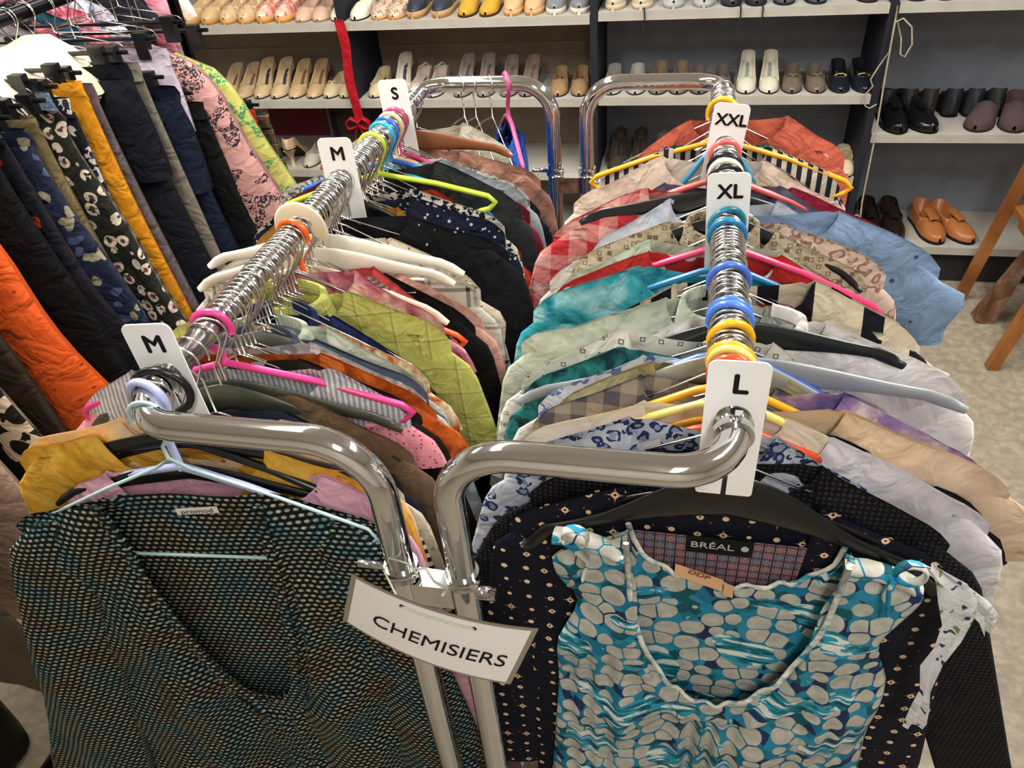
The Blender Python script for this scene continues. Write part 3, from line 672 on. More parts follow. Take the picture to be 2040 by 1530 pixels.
def sleeve_mb(sg, hw, sz, Ls, T, cuff, flare, A, sd, puff=0.):
    rnd = random.Random(sd + 5); ph = rnd.uniform(0, 6); n = 16
    ts = [0, .006, .016, .03, .05, .08, .12, .17, .23, .3, .4, .5, .6]; ts = [t for t in ts if t < Ls * .96] + [Ls]
    rows = []; uvs = []
    for t in ts:
        a = lerp(.014, .055, sqrt(min(1, t / .05))) if t < .05 else lerp(.055 + puff * sin(pi * min(1, t / Ls)), cuff, ss(t, .05, Ls))
        cx = hw - .052 + .012 * ss(t, 0, .08) + flare * t
        b = T * (.55 + .45 * ss(t, 0, .05)) * .95; r = []; uv = []
        for k in range(n):
            g = 2 * pi * k / n
            fy = A * .7 * ss(t, .03, .3) * sin(40 * a * cos(g) + ph + t * 9)
            r.append((sg * (cx + a * cos(g)), b * sin(g) * (1 if abs(sin(g)) > .3 else 1) + fy, sz + .002 - t - (.25 * a if cos(g) > 0 else 0) * cos(g) * (1 - ss(t, 0, .1))))
            uv.append((sg * (cx + a * cos(g)) + .3 + (.3 if sin(g) > 0 else 0), sz - t))
        rows.append(r); uvs.append(uv)
    return MB().grid(rows, uvs, wrap=True, capa=True)
def collar_mb(nw, nz, T, h=.017, drop=.036):
    rows = []; uvs = []; n = 28
    prof = [(.9, -.004, 0), (.92, h * .9, 0), (.97, h * 1.06, .001), (1.06, h * .85, .003), (1.16, h * .9 - drop, .005)]
    for f, dz, ex in prof:
        r = []; uv = []
        for k in range(n + 1):
            g = radians(-250 + 320 * k / n) ; cx, cy = cos(g), sin(g)
            front = max(0, -cy)
            r.append((nw * .66 * f * cx * (1 + .25 * front * (f > 1)), (T + ex) * cy * .95, nz + dz * .8 - .03 * front - (.014 * front if f > 1.1 else 0) + .008 * max(0, cy) - .006 * abs(cx))); uv.append((nw * cx * 1.5 + (.5 if cy > 0 else 0), dz))
        rows.append(r); uvs.append(uv)
    return MB().grid(rows, uvs)
def garment(name, x, y, m, label, cat, group, hw=.212, nw=.068, nz=-.072, sz=-.138, L=.62, T=.007, chest=None, hem=None, dipf=.05, dipb=.008, style='round',
            A=.003, sleeve='short', Ls=None, cuff=.05, flare=.12, collar=False, yaw=0., sd=None, tag=None, placket=False, m2=None, z=RZ, puff=0., N=30, cut=False, kids=None, T0=None):
    sd = sd if sd is not None else int(1000 * (y + x * 7)); chest = chest or hw - .014; hem = hem or chest + .015
    R = empty(name, (x, y, z), yaw, label, cat, group)
    body_mb(hw, nw, nz, sz, L, T, chest, hem, dipf, dipb, style, A, sd, sleeve, N).obj('bodice', m, R)
    if sleeve != 'none':
        Ls = Ls or {'short': .2, 'long': .5, 'cap': .1, 'elbow': .3}[sleeve]
        if sleeve == 'cap': flare = .3
        for sg in (-1, 1):
            so = sleeve_mb(sg, hw, sz, Ls, T, cuff, flare, A, sd, puff).obj('sleeve', m2 or m, R)
    if collar: collar_mb(nw, nz, T * .8 + .002).obj('collar', m2 or m, R)
    if placket:
        pl = MB().grid([[(xx, -T - .0016 - A * 1.2, nz - .05 - k * .04) for xx in (-.012, .012)] for k in range(int(L / .045))]).obj('placket', m2 or m, R)
    return R
OV = {('L', 1.050): dict(roll=-.06, dx=.025, nz=-.05, sz=-.115), ('L', 1.028): dict(roll=.05, sz=-.15), ('L', 1.006): dict(roll=.03), ('L', .987): dict(roll=.035), ('L', 1.262): dict(roll=-.05, nz=-.055), ('L', .830): dict(roll=-.035, sz=-.13),
      ('L', 1.140): dict(roll=-.04), ('L', 1.092): dict(roll=.06, nz=-.05), ('L', .874): dict(roll=-.02, nz=-.05), ('L', 1.385): dict(dx=.03, hw=.225), ('L', .702): dict(roll=-.05, dx=.015, nz=-.07), ('L', .683): dict(roll=-.03, nz=-.07), ('L', .722): dict(roll=-.03), ('L', .807): dict(roll=.0, nz=-.06, sz=-.14),
      ('R', .927): dict(roll=.07, dx=-.018, sz=-.135), ('R', .768): dict(roll=.08, dx=-.025, sz=-.13), ('R', .826): dict(roll=.045, hw=.245, nw=.06, nz=-.04, sz=-.118, dx=-.01), ('R', 1.110): dict(dx=.085, roll=-.04, hw=.235), ('R', .803): dict(roll=-.04, dx=.035, nz=-.05),
      ('R', 1.172): dict(roll=.06, dx=-.03), ('R', .909): dict(roll=-.06, dx=.02, hw=.225), ('R', .692): dict(roll=-.07, dx=.03), ('R', 1.292): dict(roll=.03, dx=-.012),
      ('R', 1.470): dict(roll=-.05, dx=.03, hw=.195), ('R', .975): dict(roll=.05, dx=-.01), ('R', .738): dict(roll=.05, dx=-.015), ('R', .752): dict(roll=.06, dx=-.02), ('R', 1.066): dict(roll=-.05, dx=.0, hw=.235),
      ('R', .992): dict(roll=.06, dx=-.01), ('R', .722): dict(roll=.06), ('R', .706): dict(roll=.05, dx=-.015), ('R', .676): dict(roll=-.05, dx=.035), ('R', .646): dict(roll=.04, dx=-.01), ('R', .660): dict(roll=-.06, dx=.03),
      ('R', .944): dict(roll=-.05, dx=.025), ('R', 1.266): dict(roll=-.06, dx=.02), ('R', 1.152): dict(roll=-.05, dx=.015), ('R', 1.046): dict(roll=.03, hw=.22), ('R', .615): dict(roll=.05)}
LBL = {}
def hang(side, y, nm, spec, desc, sleeve='short', cat=None, hk='wire', hc='c8c8c8', **k):
    """one garment of a rail on its own hanger"""
    X = XL if side == 'L' else XR; grp = 'tops on the left rail' if side == 'L' else 'tops on the right rail'
    yaw = k.pop('yaw', .10 if side == 'L' else 0.) ; flip = k.pop('flip', random.choice((1, 1, -1)))
    hR = k.pop('hR', .021 if hk in ('wire', 'flat', 'wide') else .0215)
    hy = k.pop('hy', 0.); hhw = k.pop('hhw', None); dx = k.pop('dx', 0.); lo = k.pop('lo', 0)
    rs = random.Random(int(y * 7919)); yaw += rs.uniform(-.035, .035); roll = rs.uniform(-.04, .04)
    if side == 'L' and y > .68: k['sz'] = k.get('sz', -.138) - .012
    if side == 'R' and 'sz' in k and y > .6: k['sz'] -= .02
    ov = dict(OV.get((side, y), {})); roll = ov.pop('roll', roll); dx = ov.pop('dx', dx); k.update(ov)
    k.setdefault('nw', rs.uniform(.072, .092)); k.setdefault('T', rs.uniform(.006, .0085))
    if lo: k['nz'] = k.get('nz', -.072) - .02 * lo; k['sz'] = k.get('sz', -.138) - .034 * lo; hc = hc if hk != 'wire' else WIRE
    cm = cloth(nm + '_' + str(int(y * 1000)), spec, rough=k.pop('rough', .8))
    m2 = k.pop('spec2', None); m2 = cloth(nm + '_trim_' + str(int(y * 1000)), m2) if m2 else None
    hw = k.get('hw', .212); nz = k.get('nz', -.072); sz = k.get('sz', -.138)
    g = garment(nm, X + dx, y, cm, desc, cat or nm, grp, sleeve=sleeve, yaw=yaw, m2=m2, **k)
    g.rotation_euler = (0, roll, yaw)
    short = desc
    hn = {'wire': 'thin wire', 'tube': 'plastic tube', 'flat': 'shaped plastic', 'wide': 'broad shaped'}[hk]
    hanger(hk, X, y + hy, hc, '%s hanger in the %s' % (hn, ' '.join(short.split()[:11])), 'hangers on the left rail' if side == 'L' else 'hangers on the right rail',
           hw=(hhw or hw - .014), nz=nz - .001 if hk == 'wire' else nz + .008, sz=sz - (.016 if hk == 'wire' else .003), yaw=yaw, flip=flip, R=hR)
    return g

# ------------------------------------------------------------------ left rail, front to back
BLK = '101012'
hang('L', .532, 'blouse', 'd9a3b5', 'pale pink blouse behind the knitted top by the left post', 'long', nz=-.115, sz=-.155, nw=.13, hk='flat', hc='0b0b0d', hw=.205, dx=.03, yaw=.06)
hang('L', .547, 'tunic', ('wc', 'c38a22', 'd8a43a', 'e0b04e', 30), 'mustard yellow tunic with embossed rings behind the pink blouse', 'short', nw=.1, nz=-.08, sz=-.118, hw=.232, A=.004, dipf=.06, dipb=.03,  hk='flat', hc='0b0b0d', L=.7, yaw=.04)
hang('L', .563, 'dress', ('flor', 'e6c9a0', 'd8682c', 'e39a3c', 14, .36), 'cream and peach dress with an orange sunflower print', 'elbow', hk='wire', nz=-.066, sz=-.12, hw=.228, L=.75, spec2=('wc', 'd87a74', 'e8c79a', 'd8742c', 9))
hang('L', .575, 'sweater', ('stripe', '1b1c22', 'cfc6b4', 60, 'y', .5), 'black and cream striped sweater, front of the left rail', 'long', sz=-.16, L=.6, flare=.1, lo=1)
hang('L', .594, 'cardigan', ('flor', 'd8cbb3', 'b8a88c', 'e6dcc8', 60, .3), 'cream textured cardigan behind the striped sweater', 'long', sz=-.16, hw=.218, lo=1)
hang('L', .613, 'shirt', '1a2238', 'dark navy shirt tucked behind the chrome front bend', 'short', sz=-.16, lo=1)
hang('L', .640, 'dress', ('plain', '6b5744'), 'long taupe brown dress reaching far down the left rail', 'long', sz=-.138, hw=.22, hem=.3, L=.95, flare=.16, hk='wide', hc='3a3f36', lo=1)
hang('L', .661, 'top', ('stripe', '8f93a0', 'c9c6c8', 150, 'x', .5), 'grey striped ribbed top with pink lace over a pink hanger', 'cap', nz=-.066, sz=-.122, hk='tube', hc='cc3a80', hw=.222, hhw=.222, spec2=('dots', 'df93a2', 'b33a55', 130, .24, .4), T=.010, nw=.125, hR=.022)
hang('L', .683, 'dress', ('flor', '1d1a17', '8f8f7a', 'b5b29a', 11, .27), 'black dress with large cream daisies on the left rail', 'short', nz=-.08, hw=.218, L=.8, Ls=.3, flare=.15)
hang('L', .702, 'blouse', ('wc', '8a3a14', 'b5551f', 'c96a2a', 40), 'rust orange satin blouse behind the daisy dress', 'cap', nz=-.085, hw=.216, rough=.38)
hang('L', .722, 'blouse', ('leo', 'b3bfc4', '8d9aa2', 34, 'c3cdd0'), 'pale blue printed blouse hanging below the lime plaid shirt', 'short', hw=.214, Ls=.34, flare=.17, L=.75)
hang('L', .741, 'shirt', '4a4f5e', 'slate grey collared shirt behind the pale blue blouse', 'short', nz=-.076, sz=-.146, collar=True, hk='flat', hc='5a5f58')
hang('L', .758, 'shirt', ('wc', '9fae8f', 'b3bca8', 'c3c8b8', 26), 'pale sage green watercolour shirt with a collar', 'short', hw=.2, sz=-.15, collar=True)
hang('L', .775, 'blouse', ('wc', 'a8492a', 'd8cba8', 'b85a35', 34), 'cream blouse with rusty red watercolour blots', 'cap', hw=.212)
hang('L', .791, 'dress', ('flor', '1c1214', '9c2420', 'c8b8a0', 60, .36), 'dark dress with tiny red and cream flowers', 'short', hw=.21, sz=-.136, lo=1)
hang('L', .807, 'shirt', '1c2a56', 'navy blue shirt in front of the lime plaid shirt', 'short', nz=-.066, sz=-.15, collar=True, hw=.19, lo=1)
hang('L', .830, 'shirt', ('plaid', 'b3b560', '7f8045', 'c6c684', 21, .05), 'lime yellow plaid shirt, brightest on the left rail', 'short', nz=-.06, sz=-.128, hw=.222, Ls=.27, flare=.2, collar=True, placket=True, L=.7, T=.008)
hang('L', .850, 'top', '1d4350', 'dark teal top behind the lime plaid shirt', 'short', hw=.232, sz=-.15, lo=1)
hang('L', .874, 'blouse', ('wc', '8a2f50', 'b56a80', 'd0a8a8', 30), 'burgundy and pink tie-dyed blouse near the middle of the left rail', 'cap', nz=-.055, sz=-.125, hw=.2, hk='wire', hc=metal('orange_wire', 'd8622c', .4))
hang('L', .893, 'top', ('flor', '3a3226', '6b6a4a', '8f3a24', 50, .45), 'brown and olive camouflage print top over an orange hanger', 'cap', hw=.212, sz=-.132, hk='tube', hc='d85a20', hhw=.225, lo=1)
hang('L', .912, 'sweater', ('stripe', '55534f', '9a958c', 180, 'y', .5), 'fine grey striped sweater beside the white shaped hangers', 'short', sz=-.125, hw=.2, nz=-.064, lo=1)
hang('L', .932, 'top', 'c24a48', 'coral red top with narrow shoulders, middle of the left rail', 'cap', nz=-.058, sz=-.115, hw=.17, lo=1)
hang('L', .951, 'jacket', '141214', 'black jacket with long sleeves before the white hangers', 'long', sz=-.13, hw=.225, nz=-.07, lo=1)
hang('L', .969, 'blouse', 'd9a292', 'peach pink blouse behind the black jacket', 'long', sz=-.14, hw=.232, flare=.1, lo=1)
hang('L', .987, 'shirt', ('plaid', 'c9c3b6', '2a2826', '7a756c', 14, .09), 'white shirt with black windowpane plaid and long sleeve', 'long', sz=-.13, hw=.235, flare=.22, Ls=.3, collar=True)
hang('L', 1.006, 'dress', ('print', '16221c', '7f9a3f', 45, .5), 'black dress with green leaf print', 'short', hw=.225, sz=-.135, lo=1)
hang('L', 1.028, 'blouse', ('dots', 'd3c6b0', '8f4a35', 110, .2, 1), 'cream ruffled blouse with tiny brown dots', 'short', sz=-.125, hw=.228, nz=-.075, puff=.02)
hang('L', 1.050, 'shirt', ('dots', '121317', 'a8aaae', 45, .1, 1), 'black shirt with sparse silver specks', 'long', hw=.235, sz=-.125, nz=-.062, Ls=.38, flare=.12, L=.8, spec2=('plain', '16171b'))
hang('L', 1.072, 'cardigan', '93929a', 'grey cardigan with a small folded collar', 'short', hw=.16, sz=-.12, collar=True, lo=1)
hang('L', 1.092, 'jacket', ('wc', '7a4f1c', '9a6828', 'a8752f', 18), 'tan suede jacket just in front of the M divider', 'short', nz=-.055, sz=-.13, hw=.195, hk='flat', hc='0b0b0d')
hang('L', 1.112, 'blouse', ('dots', 'd9c8ae', '9a4a30', 60, .25, 1), 'cream blouse with red buttons, middle of the left rail', 'short', hw=.242, sz=-.13, lo=1)
hang('L', 1.140, 'blouse', ('dots', '161c30', 'b5bccb', 90, .25, 1), 'navy blouse with little white blossoms', 'short', nz=-.06, sz=-.118, hw=.235, Ls=.28)
hang('L', 1.163, 'blouse', ('leo', 'b8b4a8', '15151a', 75, '15151a'), 'white blouse with black leopard spots', 'short', nz=-.06, sz=-.112, hw=.232)
hang('L', 1.186, 'top', '19282e', 'dark petrol top below the lime hanger', 'short', hw=.215, nz=-.07, lo=1)
hang('L', 1.210, 'shirt', 'b23a24', 'brick red shirt between petrol and charcoal tops', 'long', hw=.235, sz=-.15, flare=.2, Ls=.4, hR=.021, lo=1)
hang('L', 1.236, 'sweater', '8e2418', 'bright red sweater hanging low by the aisle gap', 'long', hw=.242, sz=-.165, flare=.05, lo=1)
hang('L', 1.262, 'jacket', '25292b', 'charcoal jacket with broad shoulders near the back of the left rail', 'long', nz=-.06, sz=-.128, hw=.238, T=.009, flare=.06, Ls=.42)
hang('L', 1.287, 'dress', '6e1a2c', 'burgundy dress behind the charcoal jacket', 'long', hw=.258, sz=-.138, flare=.1)
hang('L', 1.312, 'cardigan', '8d9698', 'light grey cardigan near the back of the left rail', 'long', nz=-.066, sz=-.12, hw=.242)
hang('L', 1.335, 'blouse', ('leo', 'c2beb2', '5f6a6c', 50, 'c8c4b8'), 'white lace blouse with dark pattern near the left back end', 'short', hw=.25, nz=-.07, sz=-.125)
hang('L', 1.358, 'blouse', ('dots', '14161e', '8a8f9a', 70, .16, 1), 'black dotted blouse beside the copper wire hanger', 'short', hw=.262, sz=-.125, lo=1)
hang('L', 1.385, 'blouse', ('wc', '5f4a42', '94695a', 'b58a78', 20), 'brown and rose tie-dyed blouse at the back of the left rail', 'long', hw=.24, dx=.05, sz=-.115, nz=-.075, flare=.1, hk='wire', hc=metal('copper_wire', 'c98a62', .25), L=.6)
hang('L', 1.41, 'top', '1b2033', 'dark navy denim top on a wooden hanger at left back', 'none', nz=-.066, sz=-.085, hw=.13, cat='top', hk='flat', hc='8a5a38', hhw=.21, lo=1)
garment('blouse', -.365, 1.553, cloth('blue_lace', ('leo', '1f4a94', '17357a', 90, '2a58a8')), 'royal blue lace blouse hanging crosswise on the left back tube', 'blouse', 'tops on the left rail', hw=.13, nz=-.09, sz=-.14, nw=.05, yaw=-1.15, T=.02, puff=.015, sleeve='cap', L=.5)
hanger('tube', -.365, 1.553, 'b84a80', 'pink hanger carrying the royal blue lace blouse', 'hangers on the left rail', hw=.12, nz=-.07, sz=-.13, yaw=-1.15)
hang('L', 1.462, 'sweater', 'b8b4a4', 'white knitted sweater, last on the left rail', 'short', hw=.2, sz=-.1, nz=-.055)

# ------------------------------------------------------------------ right rail, front to back
hang('R', .600, 'top', ('dots', '0c0c0f', '2a2b30', 160, .3, .1), 'black open mesh top with wide sleeves behind the navy print top', 'long', nz=-.085, sz=-.16, hw=.225, flare=.42, L=.9, T=.006, dx=.02)
hang('R', .615, 'blouse', ('leo', 'aab0bd', '252f55', 62, '7f8aa0'), 'pale grey blouse with navy leopard print, front of the right rail', 'long', nz=-.06, sz=-.118, hw=.205, dx=-.022, flare=.24, T=.009, A=.004, nw=.075, hk='wire')
hang('R', .631, 'blouse', 'c9c6cc', 'white stretch blouse with a pleated right shoulder', 'elbow', nz=-.08, sz=-.15, hw=.272, dx=.02, flare=.16, T=.009, hk='tube', hc='d84a1c', hhw=.225, L=.7)
hang('R', .646, 'top', 'd8ccb5', 'ivory top just behind the leopard blouse', 'short', nz=-.06, sz=-.11, hw=.212, hk='tube', hc='d8cc70', hhw=.18)
hang('R', .660, 'jacket', ('diag', '0f0f12', '141418', 20, .9), 'black velour jacket with silver curved cuffs', 'short', nz=-.085, sz=-.15, hw=.25, flare=.35, Ls=.1, lo=1)
hang('R', .676, 'blouse', ('wc', 'bfa68a', 'c8ae94', 'd0b8a0', 12), 'beige satin blouse whose wide right sleeve sticks into the aisle', 'short', nz=-.08, sz=-.145, hw=.27, flare=.42, Ls=.13, cuff=.045, rough=.45, T=.009, dx=.02)
hang('R', .692, 'blouse', ('wc', '31417f', '8a6f9e', 'd8d2c8', 13), 'blue, mauve and white swirl print blouse', 'cap', nz=-.075, sz=-.145, hw=.25, hk='tube', hc='e0a418', hhw=.2)
hang('R', .706, 'shirt', ('gingham', '8d8478', '4a4a52', 26), 'grey brown checked shirt on the right rail', 'short', nz=-.07, sz=-.125, hw=.2)
hang('R', .722, 'shirt', ('wc', '6a6444', '958d68', 'a8a282', 22), 'khaki camouflage shirt behind the checked shirt', 'short', nz=-.062, sz=-.125, hw=.192, hk='wide', hc='8f938a', hhw=.2)
hang('R', .738, 'blouse', ('leo', 'c3c6cc', '5f70a8', 45, 'c3c6cc'), 'white blouse with blue embroidered flowers and lace', 'cap', nz=-.064, sz=-.128, hw=.2, hk='tube', hc='3f6cc8', hhw=.19, spec2=('plain', 'd0cdc8'))
hang('R', .752, 'top', ('wc', '17484a', '2b7a78', '123034', 30), 'dark teal floral top on the right rail', 'short', nz=-.07, sz=-.12, hw=.215)
hang('R', .768, 'shirt', ('diam', 'd3d2c6', '4f4d48', 44, .14, .0), 'white shirt with small grey squares', 'short', nz=-.056, sz=-.116, hw=.212, flare=.16)
hang('R', .786, 'blouse', ('wc', '8a7068', 'b8a498', 'c8bab0', 40), 'sheer brown printed blouse sleeve below the white collar shirt', 'short', nz=-.085, sz=-.15, hw=.24, lo=1)
hang('R', .803, 'shirt', 'dcdad8', 'white collared shirt spreading far into the right aisle', 'short', nz=-.062, sz=-.125, hw=.255, dx=.015, collar=True, nw=.08, Ls=.22, flare=.1, T=.009)
hang('R', .826, 'blouse', ('wc', '93a090', 'b8bfae', 'a9b59f', 16), 'pale green watercolour blouse with a white collar', 'elbow', nz=-.05, sz=-.118, hw=.236, collar=True, flare=.16, T=.009)
hang('R', .846, 'top', ('plain', '1b2034'), 'dark navy top behind the pale green blouse', 'short', nz=-.06, sz=-.12, hw=.215, lo=1)
hang('R', .862, 'sweater', '121214', 'plain black sweater below the turquoise blouse', 'short', nz=-.06, sz=-.118, hw=.222, lo=1)
hang('R', .878, 'blouse', ('diag', 'c9b4b0', '2b2327', 22, .6), 'pink and black zebra print blouse', 'cap', nz=-.058, sz=-.12, hw=.205, lo=1)
hang('R', .893, 'shirt', ('plaid', '7a2428', '1b1b20', 'b8a8a0', 18, .3), 'dark red and black plaid shirt', 'short', nz=-.058, sz=-.115, hw=.215, lo=1)
hang('R', .909, 'blouse', ('stripe', 'c9bca4', '14141a', 11, 'x', .7), 'cream blouse with bold black bands', 'cap', nz=-.062, sz=-.115, hw=.235, T=.01)
hang('R', .927, 'blouse', ('wc', '1c6b7a', '3a9cab', '8fc0c6', 22), 'turquoise tie-dyed blouse with a torn looking shoulder', 'short', nz=-.06, sz=-.118, hw=.235, flare=.14, T=.010, hk='tube', hc='1c6fa0', hhw=.2)
hang('R', .944, 'blouse', 'd9cbbf', 'ivory ruffled blouse behind the black banded blouse', 'cap', nz=-.065, sz=-.118, hw=.24, puff=.02, lo=1)
hang('R', .959, 'dress', ('flor', '3b1722', 'c24a30', 'd8d0c0', 30, .34), 'dark floral dress below the pink hanger', 'short', nz=-.068, sz=-.125, hw=.222, hk='tube', hc='1a6f86', lo=1)
hang('R', .975, 'blouse', ('dots', 'b02a26', 'd8cfc6', 26, .28, 1), 'red blouse with white polka dots', 'short', nz=-.055, sz=-.11, hw=.225, hk='tube', hc='e03a6c', hhw=.222)
hang('R', .992, 'blouse', ('wc', 'a9c2b4', 'b8ccb8', '9fb39a', 18), 'mint green blouse with a white sheen', 'short', nz=-.05, sz=-.105, hw=.215)
hang('R', 1.009, 'top', ('flor', '1d1c1a', 'a8a08c', '6b5a48', 60, .4), 'black and cream leaf print top', 'cap', nz=-.058, sz=-.108, hw=.21, lo=1)
hang('R', 1.026, 'blouse', ('wc', '7f5540', 'a8806a', 'c9a890', 30), 'sheer brown blouse with cream edges', 'short', nz=-.055, sz=-.108, hw=.225, spec2=('plain', 'cfc09a'), lo=1)
hang('R', 1.046, 'blouse', ('diam', 'b3a58e', '75604a', 85, .3, .5), 'beige blouse with little brown rings and ruffled collar', 'cap', nz=-.045, sz=-.105, hw=.21, collar=True, T=.008, hk='flat', hc='14161a')
hang('R', 1.066, 'blouse', ('leo', 'c3ada0', '8a6a5c', 55, 'b89c90'), 'dusty pink leopard blouse above the pink hanger', 'elbow', nz=-.055, sz=-.112, hw=.248, T=.01, A=.004)
hang('R', 1.088, 'shirt', 'd5d0cc', 'thin white shirt edging the dusty pink leopard blouse', 'short', nz=-.055, sz=-.108, hw=.262, lo=1)
hang('R', 1.110, 'blouse', ('dots', '7a94b5', '3a4f70', 28, .12, .9), 'light blue eyelet blouse with a puffed right sleeve', 'short', nz=-.055, sz=-.115, hw=.24, dx=.045, puff=.02, Ls=.15, cuff=.03, T=.010, flare=.25)
hang('R', 1.132, 'shirt', ('wc', '9fa8bd', 'b3bbca', 'c0c4d0', 20), 'pale lavender blue shirt under the thick black hanger', 'short', nz=-.05, sz=-.105, hw=.2)
hang('R', 1.152, 'jacket', ('denim', '1c2740', '33456a'), 'dark blue denim jacket at the back right', 'short', nz=-.062, sz=-.108, hw=.262, lo=1)
hang('R', 1.172, 'shirt', ('gingham', 'cf9a92', 'b8333a', 16), 'red and white checked shirt on the right rail', 'elbow', nz=-.055, sz=-.115, hw=.235, flare=.22, T=.01)
hang('R', 1.196, 'blouse', ('wc', '3f3a50', '5a5468', '4a4560', 14), 'purple grey blouse under the coral hanger', 'short', nz=-.052, sz=-.105, hw=.21, hk='tube', hc='e0635c', hhw=.22)
hang('R', 1.218, 'blouse', ('print', '2f4d80', 'c0c8d8', 60, .45), 'blue blouse with white splashes', 'cap', nz=-.055, sz=-.1, hw=.225, lo=1)
hang('R', 1.240, 'dress', 'a39d88', 'greenish beige dress beside the XL divider', 'short', nz=-.055, sz=-.105, hw=.2, hk='tube', hc='d8d4c4', lo=1)
hang('R', 1.266, 'sweater', '8a1f3a', 'crimson sweater on the back right of the rail', 'short', nz=-.07, sz=-.11, hw=.248, lo=1)
hang('R', 1.292, 'blouse', ('wc', 'cbb9a5', 'd8c5b5', 'ddd0c4', 10), 'cream blouse with embroidered stars', 'short', nz=-.05, sz=-.105, hw=.238, flare=.1, T=.009, hk='tube', hc='3f8ab0', hhw=.1)
hang('R', 1.316, 'shirt', '1e2946', 'navy shirt behind the cream embroidered blouse', 'short', nz=-.06, sz=-.105, hw=.23, lo=1)
hang('R', 1.340, 'top', '46192c', 'dark burgundy top below the yellow hanger', 'short', nz=-.07, sz=-.11, hw=.205, lo=1)
hang('R', 1.365, 'blouse', ('wc', '7a4a5c', 'a89088', '5a3a48', 20), 'mauve patterned blouse behind the burgundy top', 'short', nz=-.062, sz=-.1, hw=.2, lo=1)
hang('R', 1.392, 'sweater', ('stripe', 'c3bbaa', '20242c', 55, 'x', .5), 'cream sweater with black stripes in the yellow hanger', 'short', nz=-.065, sz=-.105, hw=.215, hk='tube', hc='e8a41c', hhw=.235, hR=.027)
hang('R', 1.418, 'blouse', ('stripe', '2b3f63', 'b8c0cc', 70, 'x', .5), 'navy and white striped blouse at the right back', 'short', nz=-.06, sz=-.1, hw=.235, lo=1)
hang('R', 1.444, 'top', ('print', '2c5a4c', '7a9a88', 40, .5), 'dark green printed top, near the far end of the right rail', 'short', nz=-.06, sz=-.105, hw=.21, lo=1)
hang('R', 1.470, 'blouse', ('print', 'c0604c', 'd8a090', 12, .62), 'salmon red blouse at the far end of the right rail', 'short', nz=-.04, sz=-.09, hw=.25, flare=.0)
# ------------------------------------------------------------------ bare hanger hooks packed between the garments
def fill(side, ys, taken, names):
    X = XL if side == 'L' else XR
    for i, y in enumerate(ys):
        nm = names(y); R = random.choice((.020, .021, .022, .023))
        hanger('wire', X, y, metal('wire', 'cfccc8', .22), nm, nm.split(' packed')[0] + ('s, left rail' if side == 'L' else 's, right rail'), hw=random.choice((.185, .195)),
               nz=random.choice((-.055, -.065, -.075)), sz=random.choice((-.16, -.17, -.18)), yaw=random.uniform(-.03, .12) if side == 'L' else random.uniform(-.05, .05), flip=random.choice((1, 1, 1, -1)), R=R)
YLs = [float(s) for s in '.532 .547 .563 .575 .594 .613 .640 .661 .683 .702 .722 .741 .758 .775 .791 .807 .830 .850 .874 .893 .912 .932 .951 .969 .987 1.006 1.028 1.05 1.072 1.092 1.112 1.14 1.163 1.186 1.21 1.236 1.262 1.287 1.312 1.335 1.358 1.385 1.41 1.462'.split()]
YRs = [float(s) for s in '.6 .615 .631 .646 .66 .676 .692 .706 .722 .738 .752 .768 .786 .803 .826 .846 .862 .878 .893 .909 .927 .944 .959 .975 .992 1.009 1.026 1.046 1.066 1.088 1.11 1.132 1.152 1.172 1.196 1.218 1.24 1.266 1.292 1.316 1.34 1.365 1.392 1.418 1.444 1.47'.split()]
def between(Y, lo, hi, gaps=()):
    o = []
    for a, b in zip(Y, Y[1:]):
        n = 1 if b - a < .021 else 2
        for k in range(n):
            y = a + (b - a) * (k + 1) / (n + 1)
            if lo < y < hi and not any(g0 < y < g1 for g0, g1 in gaps): o.append(y)
    return o
fill('L', between(YLs, .66, 1.48, ((.66, .68),)), None, lambda y: 'silver wire hanger packed on the left rail ' + ('before the second M divider' if y < 1.05 else 'behind the second M divider'))
fill('R', between(YRs, .66, 1.48, ((.955, .975), (1.225, 1.25))), None, lambda y: 'silver wire hanger packed on the right rail ' + ('between the L and XL dividers' if y < .96 else ('between the XL and XXL dividers' if y < 1.23 else 'behind the XXL divider')))

# bare coloured hangers
def bare(kind, side, y, c, lab, **k):
    return hanger(kind, XL if side == 'L' else XR, y, c, lab, k.pop('group', None), **k)
bare('tube', 'L', .5475, '0b0b0d', 'big black ring hook hanger behind the front M divider end', hw=.19, nz=-.085, sz=-.155, R=.030)
bare('tube', 'L', .527, 'a9b0d8', 'pale lavender plastic hanger with a thick ring hook at the left front corner', hw=.15, nz=-.105, sz=-.15, R=.0225, flip=-1)
bare('wide', 'L', .921, 'd8d0b4', 'cream plastic hanger with a large disc shaped hook', hw=.2, nz=-.078, sz=-.14)
bare('tube', 'L', 1.275, '2aa0c8', 'bright cyan plastic hanger near the S divider', hw=.19, R=.022)
bare('tube', 'L', 1.299, '2f62b5', 'royal blue plastic hanger near the S divider', hw=.2, R=.022, nz=-.062, sz=-.12)
bare('tube', 'L', 1.323, 'd8b48c', 'beige plastic hanger beside the S divider', hw=.19, R=.022)
bare('tube', 'L', 1.347, 'b83a6a', 'magenta plastic hanger behind the S divider', hw=.19, R=.021)
bare('tube', 'R', .8145, '3f68c0', 'blue plastic hanger with ring hook between the white and green shirts', hw=.16, R=.0225)
bare('tube', 'R', .7295, '4a78d0', 'lighter blue plastic hanger with ring hook behind the L divider', hw=.17, R=.0225, nz=-.08, sz=-.15)
bare('tube', 'R', .6535, 'e0a020', 'yellow ring hook plastic hanger just behind the L divider', hw=.17, R=.0225, nz=-.08, sz=-.15)
